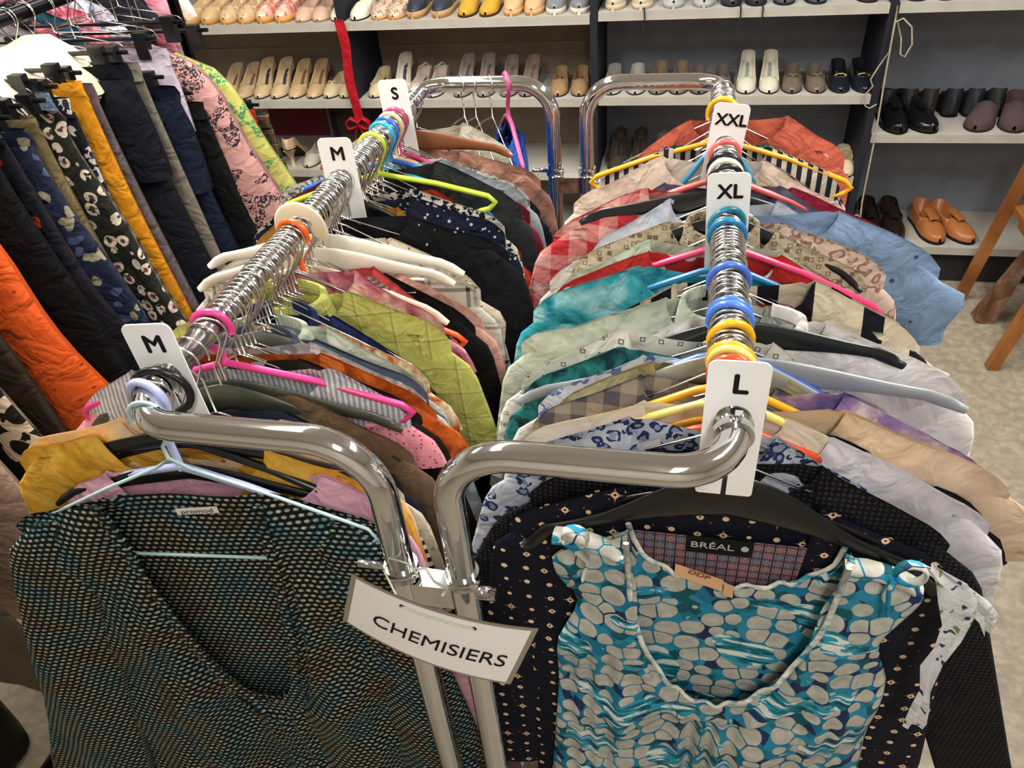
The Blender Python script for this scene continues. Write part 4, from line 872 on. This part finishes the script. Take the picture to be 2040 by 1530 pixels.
bare('tube', 'R', 1.099, '111214', 'black ring hook plastic hanger before the XXL divider', hw=.17, R=.024)
bare('tube', 'R', 1.121, 'd8d4c8', 'white ring hook plastic hanger behind the XL divider', hw=.17, R=.0225)
bare('tube', 'R', 1.143, '131416', 'second black ring hook hanger behind the white ring hook', hw=.17, R=.024)
bare('wire', 'R', 1.5, metal('wire', 'cfccc8', .22), 'empty silver wire hanger at the back end of the right rail', hw=.19)
for i, x in enumerate((-.46, -.435, -.4)):
    h = hanger('wire', x, BY, metal('wire', 'cfccc8', .22), ['empty wire hanger leftmost on the left back tube', 'empty wire hanger in the middle of the left back tube', 'empty wire hanger rightmost on the left back tube'][i], 'empty hangers on the left back tube', hw=.17, yaw=pi / 2 + .5)
# ring disc of the cream hanger
bare('wide', 'L', .9415, 'ddd8c8', 'long cream plastic hanger arm lying high before the white shaped hanger', hw=.205, nz=-.060, sz=-.098, yaw=.12)
bare('wide', 'L', .9785, 'e0dccf', 'white shaped plastic hanger rising above the plaid shirt', hw=.215, nz=-.056, sz=-.09, yaw=.02)
bare('wide', 'R', 1.142, '17181a', 'thick black shaped hanger behind the XL divider', hw=.215, nz=-.05, sz=-.092, R=.022).rotation_euler[1] = .06
bare('wide', 'R', .7945, '15181a', 'black shaped hanger whose right arm lies before the white collared shirt', hw=.195, nz=-.058, sz=-.105).rotation_euler[1] = -.13
bare('wide', 'R', .745, '8d9296', 'long grey plastic hanger reaching into the right aisle', hw=.262, nz=-.072, sz=-.118).rotation_euler[1] = -.07
bare('wide', 'L', .651, '3a3f36', 'dark olive shaped hanger between the taupe dress and grey ribbed top', hw=.21, nz=-.085, sz=-.135, yaw=.1)
bare('wide', 'L', 1.3975, '7a4a2c', 'brown wooden hanger rising above the navy denim top', hw=.2, nz=-.05, sz=-.085, yaw=.05).rotation_euler[1] = -.05
bare('tube', 'L', 1.223, 'b4cc3a', 'lime green tube hanger behind the second M divider', hw=.205, nz=-.055, sz=-.105, yaw=.05).rotation_euler[1] = -.04
t = empty('hook_guard', (XL, .9185, RZ - .004), 0, 'round cream plastic disc standing on the left rail', 'hanger disc')
rw = []
for r_, yy in ((.0165, -.002), (.0165, .002), (.038, .002), (.041, 0), (.038, -.002), (.0165, -.002)):
    rw.append([(r_ * cos(radians(-30 + 240 * k / 30)), yy, r_ * sin(radians(-30 + 240 * k / 30))) for k in range(31)])
MB().grid(rw).obj('disc', plastic('cream', 'd8d0b4'), t)

# ------------------------------------------------------------------ size dividers
def divider(x, y, txt, lab, yaw=0., w_=.0275, up=.067, dn=.1, tilt=0.):
    t = empty('size_divider', (x, y, RZ), yaw, lab, 'size divider', 'white size dividers')
    t.rotation_euler = (0, tilt, yaw)
    P = []; r = .009
    def corner(cx, cz, a0): return [(cx + r * cos(radians(a0 + 90 * k / 5)), cz + r * sin(radians(a0 + 90 * k / 5))) for k in range(6)]
    P += corner(w_ - r, up - r, 0) + corner(-w_ + r, up - r, 90)
    r = .004
    P += corner(-w_ + r, -dn + r, 180) + [(-.0026, -dn), (-.0022, -.0168)]
    P += [(.0168 * sin(radians(-8 - k * 344 / 26)), -.0168 * cos(radians(-8 - k * 344 / 26))) for k in range(1, 26)]
    P += [(.0022, -.0168), (.0026, -dn)] + corner(w_ - r, -dn + r, 270)
    MB().poly(P, -.0009, .0009).obj('plate', WHITEP, t)
    text(txt, .03 if len(txt) < 2 else (.027 if len(txt) == 2 else .025), BLACKINK, t, (.002, -.0011, up - .026), bold=.0009)
    return t
divider(XR, .5625, 'L', 'white divider lettered L at the front end of the right rail')
divider(XR, .967, 'XL', 'white divider lettered XL in the middle of the right rail', tilt=-.05)
divider(XR, 1.229, 'XXL', 'white divider lettered XXL near the back of the right rail', tilt=.1)
divider(XL, .5655, 'M', 'white divider lettered M at the front of the left rail', yaw=.12, tilt=-.03)
divider(XL, 1.0815, 'M', 'white divider lettered M further back on the left rail', yaw=.1)
divider(XL, 1.3685, 'S', 'white divider lettered S near the back of the left rail', yaw=.1, tilt=-.03)

# ------------------------------------------------------------------ front left knitted top on pale blue hanger
KN = mat('cloth_knit', ('knit',), .9, bump=.5, bscale=260, wr=.3)
kx, ky = -.53, .499
PALE = plastic('pale_blue', 'a8c6c8', .35)
h = empty('clothes_hanger', (kx + .012, .4995, RZ), .1, 'pale blue coated wire hanger carrying the knitted top', 'hanger', 'hangers on the left rail')
MB().tube(hook_pts(wr=.0022, R=.021, flip=1, nz=-.062), .0021, 8).obj('hook', PALE, h)
MB().tube([(0, 0, -.062), (-.02, 0, -.075), (-.09, 0, -.108), (-.2, 0, -.165), (-.207, 0, -.18), (-.19, 0, -.198), (-.1, 0, -.222), (.1, 0, -.222), (.19, 0, -.198), (.207, 0, -.18), (.2, 0, -.165), (.09, 0, -.108), (.02, 0, -.075), (0, 0, -.06)], .0021, 8).obj('wire_frame', PALE, h)
g = empty('knitted_top', (kx + .005, ky, RZ), .13, 'dark green speckled open-knit top with deep V neck at the front left', 'top')
rows_d = [0, .004, .01, .02, .03, .045, .06, .08, .1, .125, .15, .18, .21, .24, .27, .3, .34, .38, .42, .46, .5, .55, .6, .66, .72, .8, .9]
body_mb(.226, .095, -.120, -.158, .85, .0125, .23, .33, .40, .012, 'v', .011, 4, 'long', 120, bk=.15, gath=.0045, sheet_rows=rows_d).obj('bodice', KN, g)
for sg, fl, Ls in ((-1, .30, .85), (1, .06, .7)):
    sleeve_mb(sg, .228, -.158, Ls, .016, .1 if sg < 0 else .07, fl, .012, 9).obj('sleeve', KN, g)
# neckline band following the V
def vband(sg):
    pts = []
    for k in range(15):
        q = k / 14; pts.append((sg * lerp(.095, .002, q), -.016 - .006 * sin(q * pi), -.118 - .40 * (1 - (1 - q) ** 3)))
    return MB().tube(pts, .003, 8, flat=(.006, .0022))
vband(-1).obj('neckband', KN, g); vband(1).obj('neckband', KN, g)
tg = MB().grid([[(x, .0085 - .00, z + .08 * x) for x in (-.022, 0, .03)] for z in (-.147, -.158)]).obj('label_tag', plastic('tag_white', 'dcdad6', .6), g)
text('promod', .0095, mat('tag_ink', '55524f', .8, bump=0, sheen=0), g, (.004, .0078, -.1525), rotz=.08, sx=1.3)

# ------------------------------------------------------------------ front right: teal blouse, navy printed top
ov = mat('cloth_pebbles', ('ovals',), .6, bump=.15, wr=.3)
hb = hanger('flat', XR + .008, .5725, '0c0c0e', 'broad black shaped hanger carrying the teal pebble blouse', 'hangers on the right rail', hw=.222, nz=-.1, sz=-.215, R=.021)
for c_ in list(hb.children):
    if c_.name.startswith('shoulder_bar'):
        me = MB(); P = []; fl = []
        for k in range(33):
            u = -1 + 2 * k / 32; a = abs(u)
            zc = lerp(-.112, -.2, ss(a, .03, .95) * .55 + a * .45) - .03 * ss(a, .86, 1.0); P.append((u * .222, 0, zc)); fl.append((lerp(.03, .0085, ss(a, .02, .62)), .005))
        c_.data = me.tube(P, 1, 14, flat=fl).mesh('shoulder_bar'); c_.data.materials.append(BLACKP)
g = empty('blouse', (XR + .018, .556, RZ), 0, 'sleeveless blouse with ivory pebbles on teal at the front right', 'blouse')
body_mb(.196, .112, -.168, -.2, .72, .0125, .198, .225, .295, .088, 'round', .010, 21, 'none', 120, bk=.3, gath=.006, sheet_rows=rows_d).obj('bodice', ov, g)
def rim(y_, dip, nm, n=40):
    P = []
    for k in range(n + 1):
        x = lerp(-.112, .112, k / n); P.append((x, y_ + .003 * sin(k * 1.1), -.1675 - dip * sqrt(max(0, 1 - (x / .112) ** 2)) + .0015 * sin(k * 1.7)))
    return MB().tube(P, .003, 8, flat=(.0035, .0022)).obj(nm, cloth('teal_rim', ('wc', '2b8aa5', 'd8d8ce', 'c9cfc8', 45)), g)
rim(-.0145, .295, 'neck_trim'); rim(.0135, .088, 'neck_trim')
for sg in (-1, 1):     # gathered shoulder knots and tied ribbon loops
    b = MB(); cx = sg * .152
    b.tube([(cx - .04, -.002, -.182), (cx - .02, -.004, -.179), (cx, -.004, -.184), (cx + .02, -.004, -.192), (cx + .034, -.003, -.202)], .01, 10, flat=(.007, .0125)).obj('shoulder_gather', ov, g)
    MB().tube([(cx, -.02, -.165)] + arcpts((cx + sg * .014, -.022, -.158), .014, 180, -150, 12) + [(cx, -.024, -.19), (cx + sg * .006, -.024, -.225)], .003, 8, flat=(.002, .006)).obj('tie', ov, g)
lt = MB().grid([[(x, .0105 - .004 * q, z - .36 * (x + .06)) for x in (-.058, -.03, -.004)] for q, z in ((0, -.222), (1, -.238))]).obj('label_tag', plastic('tag_peach', 'c99f74', .6), g)
text('DDP', .0095, mat('tag_red', '7a2a1c', .8, bump=0, sheen=0), g, (-.031, .0055, -.2315), rotz=-.34, sx=1.35)
MB().grid([[(x, .007 - .003 * q, z - .36 * (x + .06)) for x in (-.003, .008)] for q, z in ((0, -.222), (1, -.24))]).obj('size_tab', plastic('tag_peach', 'c99f74', .6), g)

nv = mat('cloth_starprint', ('stars', '0f1220', 'b98a62', '7a4a55', 36), .7, bump=.2, wr=.3)
g = garment('blouse', XR + .0, .582, nv, 'navy blouse with tiny tan star flowers and patterned lining', 'blouse', 'tops on the right rail', hw=.235, nw=.1, nz=-.125, sz=-.185, L=.9, T=.007, dipf=.3, dipb=.03, sleeve='long', flare=.14, A=.003, N=50, Ls=.6)
li = MB().grid([[(x, -.001, z) for x in (-.11, -.06, 0, .06, .11)] for z in (-.19, -.23, -.28, -.34)]).obj('lining', mat('cloth_tiles', ('tiles',), .7, bump=.1), g)
MB().box(-.03, .042, -.0035, -.0022, -.213, -.188).obj('label_tag', mat('tag_black', '0b0c10', .5, bump=0, sheen=0), g)
text('BRÉAL', .0135, mat('tag_silver', 'b5b5b0', .4, bump=0, sheen=0), g, (-.002, -.0042, -.2), sx=1.25)
MB().tube([(.033, -.0036, -.2), (.033, -.0042, -.2)], .0042, 16).obj('tag_dot', mat('tag_silver', 'b5b5b0', .4, bump=0, sheen=0), g)
hanger('flat', XR, .582, '0b0b0d', 'black hanger carrying the navy star flower blouse', 'hangers on the right rail', hw=.22, nz=-.115, sz=-.187)

# dotted scarf end
sc = empty('scarf', (XR + .212, .545, 0), 0, 'white chiffon scarf end with blue and green dots at the right shoulder', 'scarf')
sm = cloth('scarf_dots', ('flor', 'd6d7da', '34405e', '7a8f5a', 85, .26))
def strip(pts, wd, nm):
    rows = []
    for k, (x, y, z) in enumerate(pts):
        rows.append([(x + u * wd[k] * .62, y + .004 * sin(u * 5 + k), z + .004 * u) for u in (-1, -.6, -.2, .2, .6, 1)])
    return MB().grid(rows, [[(p[0], p[2]) for p in r] for r in rows]).obj(nm, sm, sc)
strip([(-.01, -.004, 1.268), (.01, -.012, 1.255), (.022, -.014, 1.23), (.03, -.014, 1.2), (.03, -.014, 1.16), (.024, -.014, 1.12), (.03, -.014, 1.07), (.034, -.014, 1.03), (.038, -.012, .99)], [.006, .02, .028, .024, .02, .016, .006, .014, .02], 'hanging_end')
strip([(-.02, .0, 1.265), (.012, -.006, 1.25), (.04, -.01, 1.225), (.06, -.006, 1.2), (.07, 0, 1.17)], [.004, .014, .018, .014, .006], 'folded_end')

# ------------------------------------------------------------------ the sign
sg = empty('sign', (-.2225, .4345, 1.21), 0, 'white laminated sign lettered CHEMISIERS tied to the posts', 'sign')
ROT = radians(-19.5); SW, SH_ = .098, .052
def bendf(x): return -.010 + 1.4 * (x - .0) ** 2
def signgrid(hw_, hh_, dy):
    rows = []
    for j in range(7):
        v = lerp(hh_, -hh_, j / 6); r = []
        for i in range(25):
            u = lerp(-hw_, hw_, i / 24); x = u * cos(ROT) - v * sin(ROT); z = u * sin(ROT) + v * cos(ROT)
            r.append((x, bendf(x) + dy, z))
        rows.append(r)
    return rows
def sheet(hw_, hh_, d0, d1):
    A_ = signgrid(hw_, hh_, d0); B_ = signgrid(hw_, hh_, d1); m_ = MB(); m_.grid(A_); m_.grid([r[::-1] for r in B_])
    return m_
sheet(SW, SH_, -.0004, .0004).obj('laminate', mat('laminate', '8f887c', .25, bump=0, sheen=0), sg)
sheet(SW - .006, SH_ - .004, -.0009, -.0005).obj('paper', mat('paper', 'f2f0f0', .35, bump=0, sheen=0, spec_l=.5), sg)
text('CHEMISIERS', .0305, BLACKINK, sg, (.0045, -.0013, -.012), bend=bendf, rotz=ROT, sx=.93)
st = cloth('sign_string', 'b8c0a8')
def sp(u, v, dy=0):
    x = u * cos(ROT) - v * sin(ROT); z = u * sin(ROT) + v * cos(ROT); return (x, bendf(x) + dy, z)
MB().tube([sp(lerp(-.04, .036, k / 16), .038 + .0015 * (k % 2), -.002) for k in range(17)], .0011, 6).obj('string', st, sg)
for a in (-.04, .036):
    MB().tube([sp(a, .038, -.0012), sp(a, .038, -.0008)], .0028, 12).obj('punch_hole', mat('hole_dark', '2b2a28', .7, bump=0, sheen=0), sg)
MB().tube([sp(-.04, .038, -.001), (-.058, .03, .048), (-.052, .037, .062), (-.03, .035, .058), (-.018, .026, .05)], .0012, 6).obj('string', st, sg)
MB().tube([(-.022, .03, .058), (-.008, .026, .066), (.0, .022, .052), (.012, .024, .04), (.006, .022, .03)], .0016, 6).obj('string_knot', st, sg)

# ------------------------------------------------------------------ third rail with trousers, skirts and dresses
X3, Z3 = -1.45, 1.58
r3 = empty('clothes_rack', (X3, 1.35, 0), 0, 'dark clothes rack carrying trousers and skirts at the left', 'clothes rack')
DKM = metal('black_steel', '26262a', .3)
MB().tube([(0, -1.0, Z3), (0, .74, Z3)], .0155, 16).obj('rail', DKM, r3)
for yy in (-1.0, .78):
    MB().tube([(0, yy, .06), (0, yy, Z3 + .0)], .0155, 14).obj('post', DKM, r3)
    MB().tube([(-.25, yy, .05), (.27, yy, .05)], .016, 12).obj('foot_bar', DKM, r3)
MB().tube([(0, -1.0, .06), (0, .78, .06)], .014, 12).obj('base_bar', DKM, r3)
def bottoms(y, spec, desc, cat, tw=.19, hem=.2, L=.9, nz=-.1, T=.011, legs=False, rnd_top=0., yaw=0., X=X3, A=.006, rough=.8, band=None, name=None, lean=0., gap=None, hk='clip', z=Z3, dx=0., hangc='111214'):
    m = cloth((name or cat) + str(int(y * 1000)), spec, rough=rough); nm = name or cat
    R = empty(nm, (X + dx, y, z), yaw, desc, cat, 'clothes on the trouser rail'); sd = int(y * 997)
    rnd = random.Random(sd); ph = rnd.uniform(0, 6); kk = rnd.uniform(14, 24)
    def tube_rows(z0, z1, w0, w1, cx0, cx1, n=40, rws=22, th=T):
        rows = []; uvs = []
        for j in range(rws + 1):
            q = j / rws; zz = lerp(z0, z1, q); w_ = lerp(w0, w1, ss(q, 0, 1) * .6 + q * .4); cx = lerp(cx0, cx1, q); r = []; uv = []; w_ *= 1 - rnd_top * (1 - sqrt(1 - (1 - min(1, q / .16)) ** 2)) if rws == 22 else 1
            for k in range(n):
                g_ = 2 * pi * k / n; c, s_ = cos(g_), sin(g_); x = cx + w_ * c
                e = th * (1 if s_ > 0 else -1) * min(1, abs(s_)) ** .6 * (.6 + (.4 * ss(q, 0, .2) + .6 * q) * (L > .1 and th != T * .98))
                f = A * ss(q, .02, .4) * (sin(kk * x + ph + 2 * q) + .5 * sin(kk * 2.3 * x + ph))
                r.append((x, e + f + lean * q, zz)); uv.append((x + (.6 if s_ > 0 else 0), zz))
            rows.append(r); uvs.append(uv)
        return MB().grid(rows, uvs, wrap=True, capb=False)
    if legs:
        tube_rows(nz - .03, nz - .26, tw, tw * 1.02, 0, 0, rws=8).obj('hips', m, R)
        for s_ in (-1, 1):
            tube_rows(nz - .25, nz - L, tw * .52, hem * .5, s_ * tw * .5, s_ * (tw * .55), n=24).obj('leg', m, R)
    else:
        tube_rows(nz - .03, nz - L, tw, hem, 0, 0).obj('skirt_body' if cat == 'skirt' else 'drape', m, R)
    if not rnd_top: tube_rows(nz, nz - .038, tw + .001, tw + .001, 0, 0, rws=2, th=T * .98).obj('waistband', cloth(nm + 'band' + str(int(y * 1000)), band or spec, rough=rough), R)
    if hk: hanger(hk, X + dx, y, hangc, 'black clip hanger holding the ' + ' '.join(desc.split()[:10]), 'clip hangers', hw=tw * .92, nz=nz + .028, sz=nz, yaw=yaw, z=z, R=.023)
    return R
bottoms(.62, ('plain', '4a4238'), 'brown grey skirt nearest the camera at the left edge', 'skirt', hem=.34, L=.95)
bottoms(.80, ('plain', 'a58a78'), 'dusty beige skirt at the lower left edge', 'skirt', tw=.2, hem=.3, L=1.0, T=.02)
bottoms(.87, ('rosette', '14110f', 'b8a58c', '14110f', 9), 'black skirt with big cream flowers at the lower left', 'skirt', tw=.22, hem=.36, L=1.0, T=.02)
bottoms(.94, ('plain', '2f261c'), 'dark brown skirt beside the orange dress', 'skirt', tw=.2, hem=.3, L=.95, T=.018)
bottoms(1.03, ('dots', 'c8501c', '8a300c', 55, .16, .6), 'bright orange dress with eyelet embroidery', 'dress', tw=.235, hem=.42, L=1.15, nz=-.13, A=.02, T=.034, rnd_top=0.35)
bottoms(1.11, '08080c', 'plain black long dress at the left', 'dress', tw=.235, hem=.36, L=1.1, T=.03, A=.012)
bottoms(1.165, ('flor', '12121a', '8a2a18', 'b85a20', 16, .25), 'black skirt with small red flowers low down', 'skirt', tw=.22, hem=.46, L=1.15, T=.02, A=.012)
bottoms(1.215, ('flor', '1c2236', '8a846e', '424c70', 30, .38), 'dark blue floral skirt with cream petals', 'skirt', tw=.225, hem=.42, L=1.0, nz=-.13, T=.024, A=.012)
bottoms(1.25, ('wc', '5a4f34', '6e6242', '756a4a', 5), 'olive green trousers with straight legs', 'trousers', tw=.225, hem=0.32, L=1.0, T=.024, nz=-0.12)
bottoms(1.295, ('rosette', '1c1d1a', 'b8ab9a', '5a3540', 30), 'black skirt with rows of cream rosettes', 'skirt', tw=0.24, hem=0.46, L=.9, T=.03, A=.012, nz=-0.125)
bottoms(1.335, ('denim', '4a6078', '7a92a8'), 'light blue jeans folded behind the rosette skirt', 'jeans', tw=.2, hem=.2, L=.3, nz=-0.1, T=.016)
bottoms(1.365, ('rosette', '17171a', 'b8b4b0', '2b2b30', 20), 'black and white patterned skirt by the yellow trousers', 'skirt', tw=0.215, hem=0.23, L=.5, T=.016, nz=-0.12)
bottoms(1.405, ('wc', 'b3700f', 'c07d16', 'c6861e', 8), 'ochre yellow trousers with a wide waistband', 'trousers', tw=.225, hem=.29, L=.95, nz=-0.1, T=.02)
bottoms(1.455, '5a5052', 'mauve grey skirt between ochre and black trousers', 'skirt', tw=0.205, hem=0.285, L=.95, T=.02, nz=-0.12)
bottoms(1.525, ('denim', '0a0b12', '10131f'), 'almost black jeans with clean waistband', 'jeans', tw=0.25, hem=0.37, L=1.0, legs=True, nz=-0.1, T=.034, A=.01)
bottoms(1.585, '6a6458', 'pale grey beige trousers between two dark jeans', 'trousers', tw=0.235, hem=0.315, L=.95, T=.018, nz=-0.115)
bottoms(1.655, ('denim', '0a1120', '131c30'), 'dark indigo jeans with a gold rivet', 'jeans', tw=0.255, hem=0.38, L=1.0, legs=True, nz=-0.19, T=.034, A=.01)
bottoms(1.7, 'b3a8b8', 'pale lilac trousers between dark jeans and pink dress', 'trousers', tw=0.235, hem=0.24, L=0.2, nz=-0.115, T=.018)
bottoms(1.725, '08090b', 'black trousers in front of the pink dress', 'trousers', tw=0.27, hem=0.42, L=.9, nz=-0.25, T=.022)
bottoms(1.785, ('print', 'a87c77', '2a2228', 17, .49), 'dusty pink dress with black sketched flower print', 'dress', tw=0.265, hem=0.55, L=.95, nz=-0.1, T=0.055, A=.016, rnd_top=0.5)
bottoms(1.87, ('print', 'a39f58', '2f7a4c', 16, .5), 'yellow dress with green palm print behind the pink dress', 'dress', tw=0.27, hem=0.54, L=.95, nz=-0.14, T=.036, A=.014, rnd_top=0.5)
bottoms(1.935, ('print', '8e1a1c', '3a1212', 14, .5), 'red dress peeking out behind the yellow dress', 'dress', tw=0.28, hem=.46, L=1.0, nz=-0.34, T=.015)
bottoms(1.965, ('plaid', '1d2a20', '7a2a2a', '8a7a50', 24, .1), 'dark green and red tartan skirt, last on the trouser rail', 'skirt', tw=0.3, hem=.48, L=1.0, nz=-0.36, T=.02)
cr = empty('blouse', (-1.42, 1.44, 1.5), 0, 'cream folded blouse lying over the trouser hangers', 'blouse')
CF = cloth('cream_fold', ('plain', 'b3ad98'))
def foldrow(y_, dz):
    return [(x + .012 * sin(y_ * 30), y_, z - dz + .003 * sin(x * 60 + y_ * 40)) for x, z in ((-.16, -.03), (-.1, .01), (-.03, .035), (.03, .034), (.08, .008), (.13, -.035), (.15, -.07))]
MB().grid([foldrow(y_, 0) for y_ in (-.16, -.1, -.05, 0, .05, .1, .125)] + [foldrow(.128, .012)] + [foldrow(y_, .014) for y_ in (.1, 0, -.16)]).obj('folded_cloth', CF, cr)
# second row hung further left, only its tops show
X4 = -1.80; Z4 = 1.60
r4 = empty('clothes_rack', (X4, 1.9, 0), 0, 'second dark rack half hidden behind the trouser rail', 'clothes rack')
MB().tube([(0, -.6, Z4), (0, .7, Z4)], .0155, 12).obj('rail', DKM, r4)
for yy in (-.6, .7): MB().tube([(0, yy, .0), (0, yy, Z4)], .0155, 12).obj('post', DKM, r4)
for i, (y, sp_, ds_) in enumerate((
        (1.62, ('wc', 'a02a4c', 'b8365a', '7a2040', 20), 'crimson top at the left picture edge'),
        (1.68, 'a89a98', 'greyish pink top among pale grey ones'), (1.73, '8a8688', 'pale grey top, first of the grey pair'), (1.78, '757174', 'darker grey top, second of the grey pair'),
        (1.84, ('gingham', 'c26a7a', 'a83248', 30), 'pink checked top left of the teal one'), (1.92, '123a4e', 'dark teal top above the clip hangers'),
        (2.0, ('gingham', 'd08090', 'b03a52', 34), 'bright pink checked top behind the teal one'), (2.08, ('wc', '26407f', 'c8c8d0', '2b3a6a', 18), 'blue and white printed top at upper left'),
        (2.16, '15151c', 'black top with straps at upper left'), (2.24, ('dots', '1b1a24', '9a90a0', 60, .2, 1), 'dark dotted top at upper left'),
        (2.33, ('wc', 'c05a74', 'd07a8c', 'd89aa8', 12), 'pink top near the shelves at upper left'), (2.42, ('wc', 'c8b8b0', 'd8cac4', 'd0c0b8', 6), 'pale blush top in front of the shelves'))):
    garment('top', X4, y, cloth('far' + str(i), sp_), ds_, 'top', 'tops on the second left rack', hw=.2, sleeve='cap', L=.6, z=Z4, nz=-.07, sz=-.12, yaw=-.1, T=.016)
    hanger('tube', X4, y, random.choice(('55585c', '2b2c30', '8a8c90')), 'plastic hanger carrying the ' + ds_, 'hangers on the second left rack', z=Z4, hw=.18, yaw=-.1)
for i in range(16):
    hanger('wire', X3, .95 + i * .063, metal('wire', 'cfccc8', .22), 'silver wire hanger hooked on the trouser rail', 'wire hangers on the trouser rail', z=Z3, R=.023, hw=.17, nz=-.06, sz=-.09, flip=-1)
# dark shoe rack item at the lower left corner
bt = empty('boot', (-1.62, .66, 0), .4, 'dark boot standing under the trouser rail, lower left corner', 'boot')
MB().tube([(0, 0, .02), (0, 0, .08), (0, .01, .2), (0, .02, .34)], 1, 14, flat=[(.055, .06), (.06, .065), (.055, .06), (.065, .07)]).obj('shaft', mat('boot_leather', '15120f', .4, bump=0, sheen=0), bt)
MB().tube([(0, .03, .035), (0, -.08, .035), (0, -.16, .03), (0, -.19, .025)], 1, 14, flat=[(.045, .04), (.048, .038), (.04, .028), (.015, .012)]).obj('foot', mat('boot_leather', '15120f', .4, bump=0, sheen=0), bt)
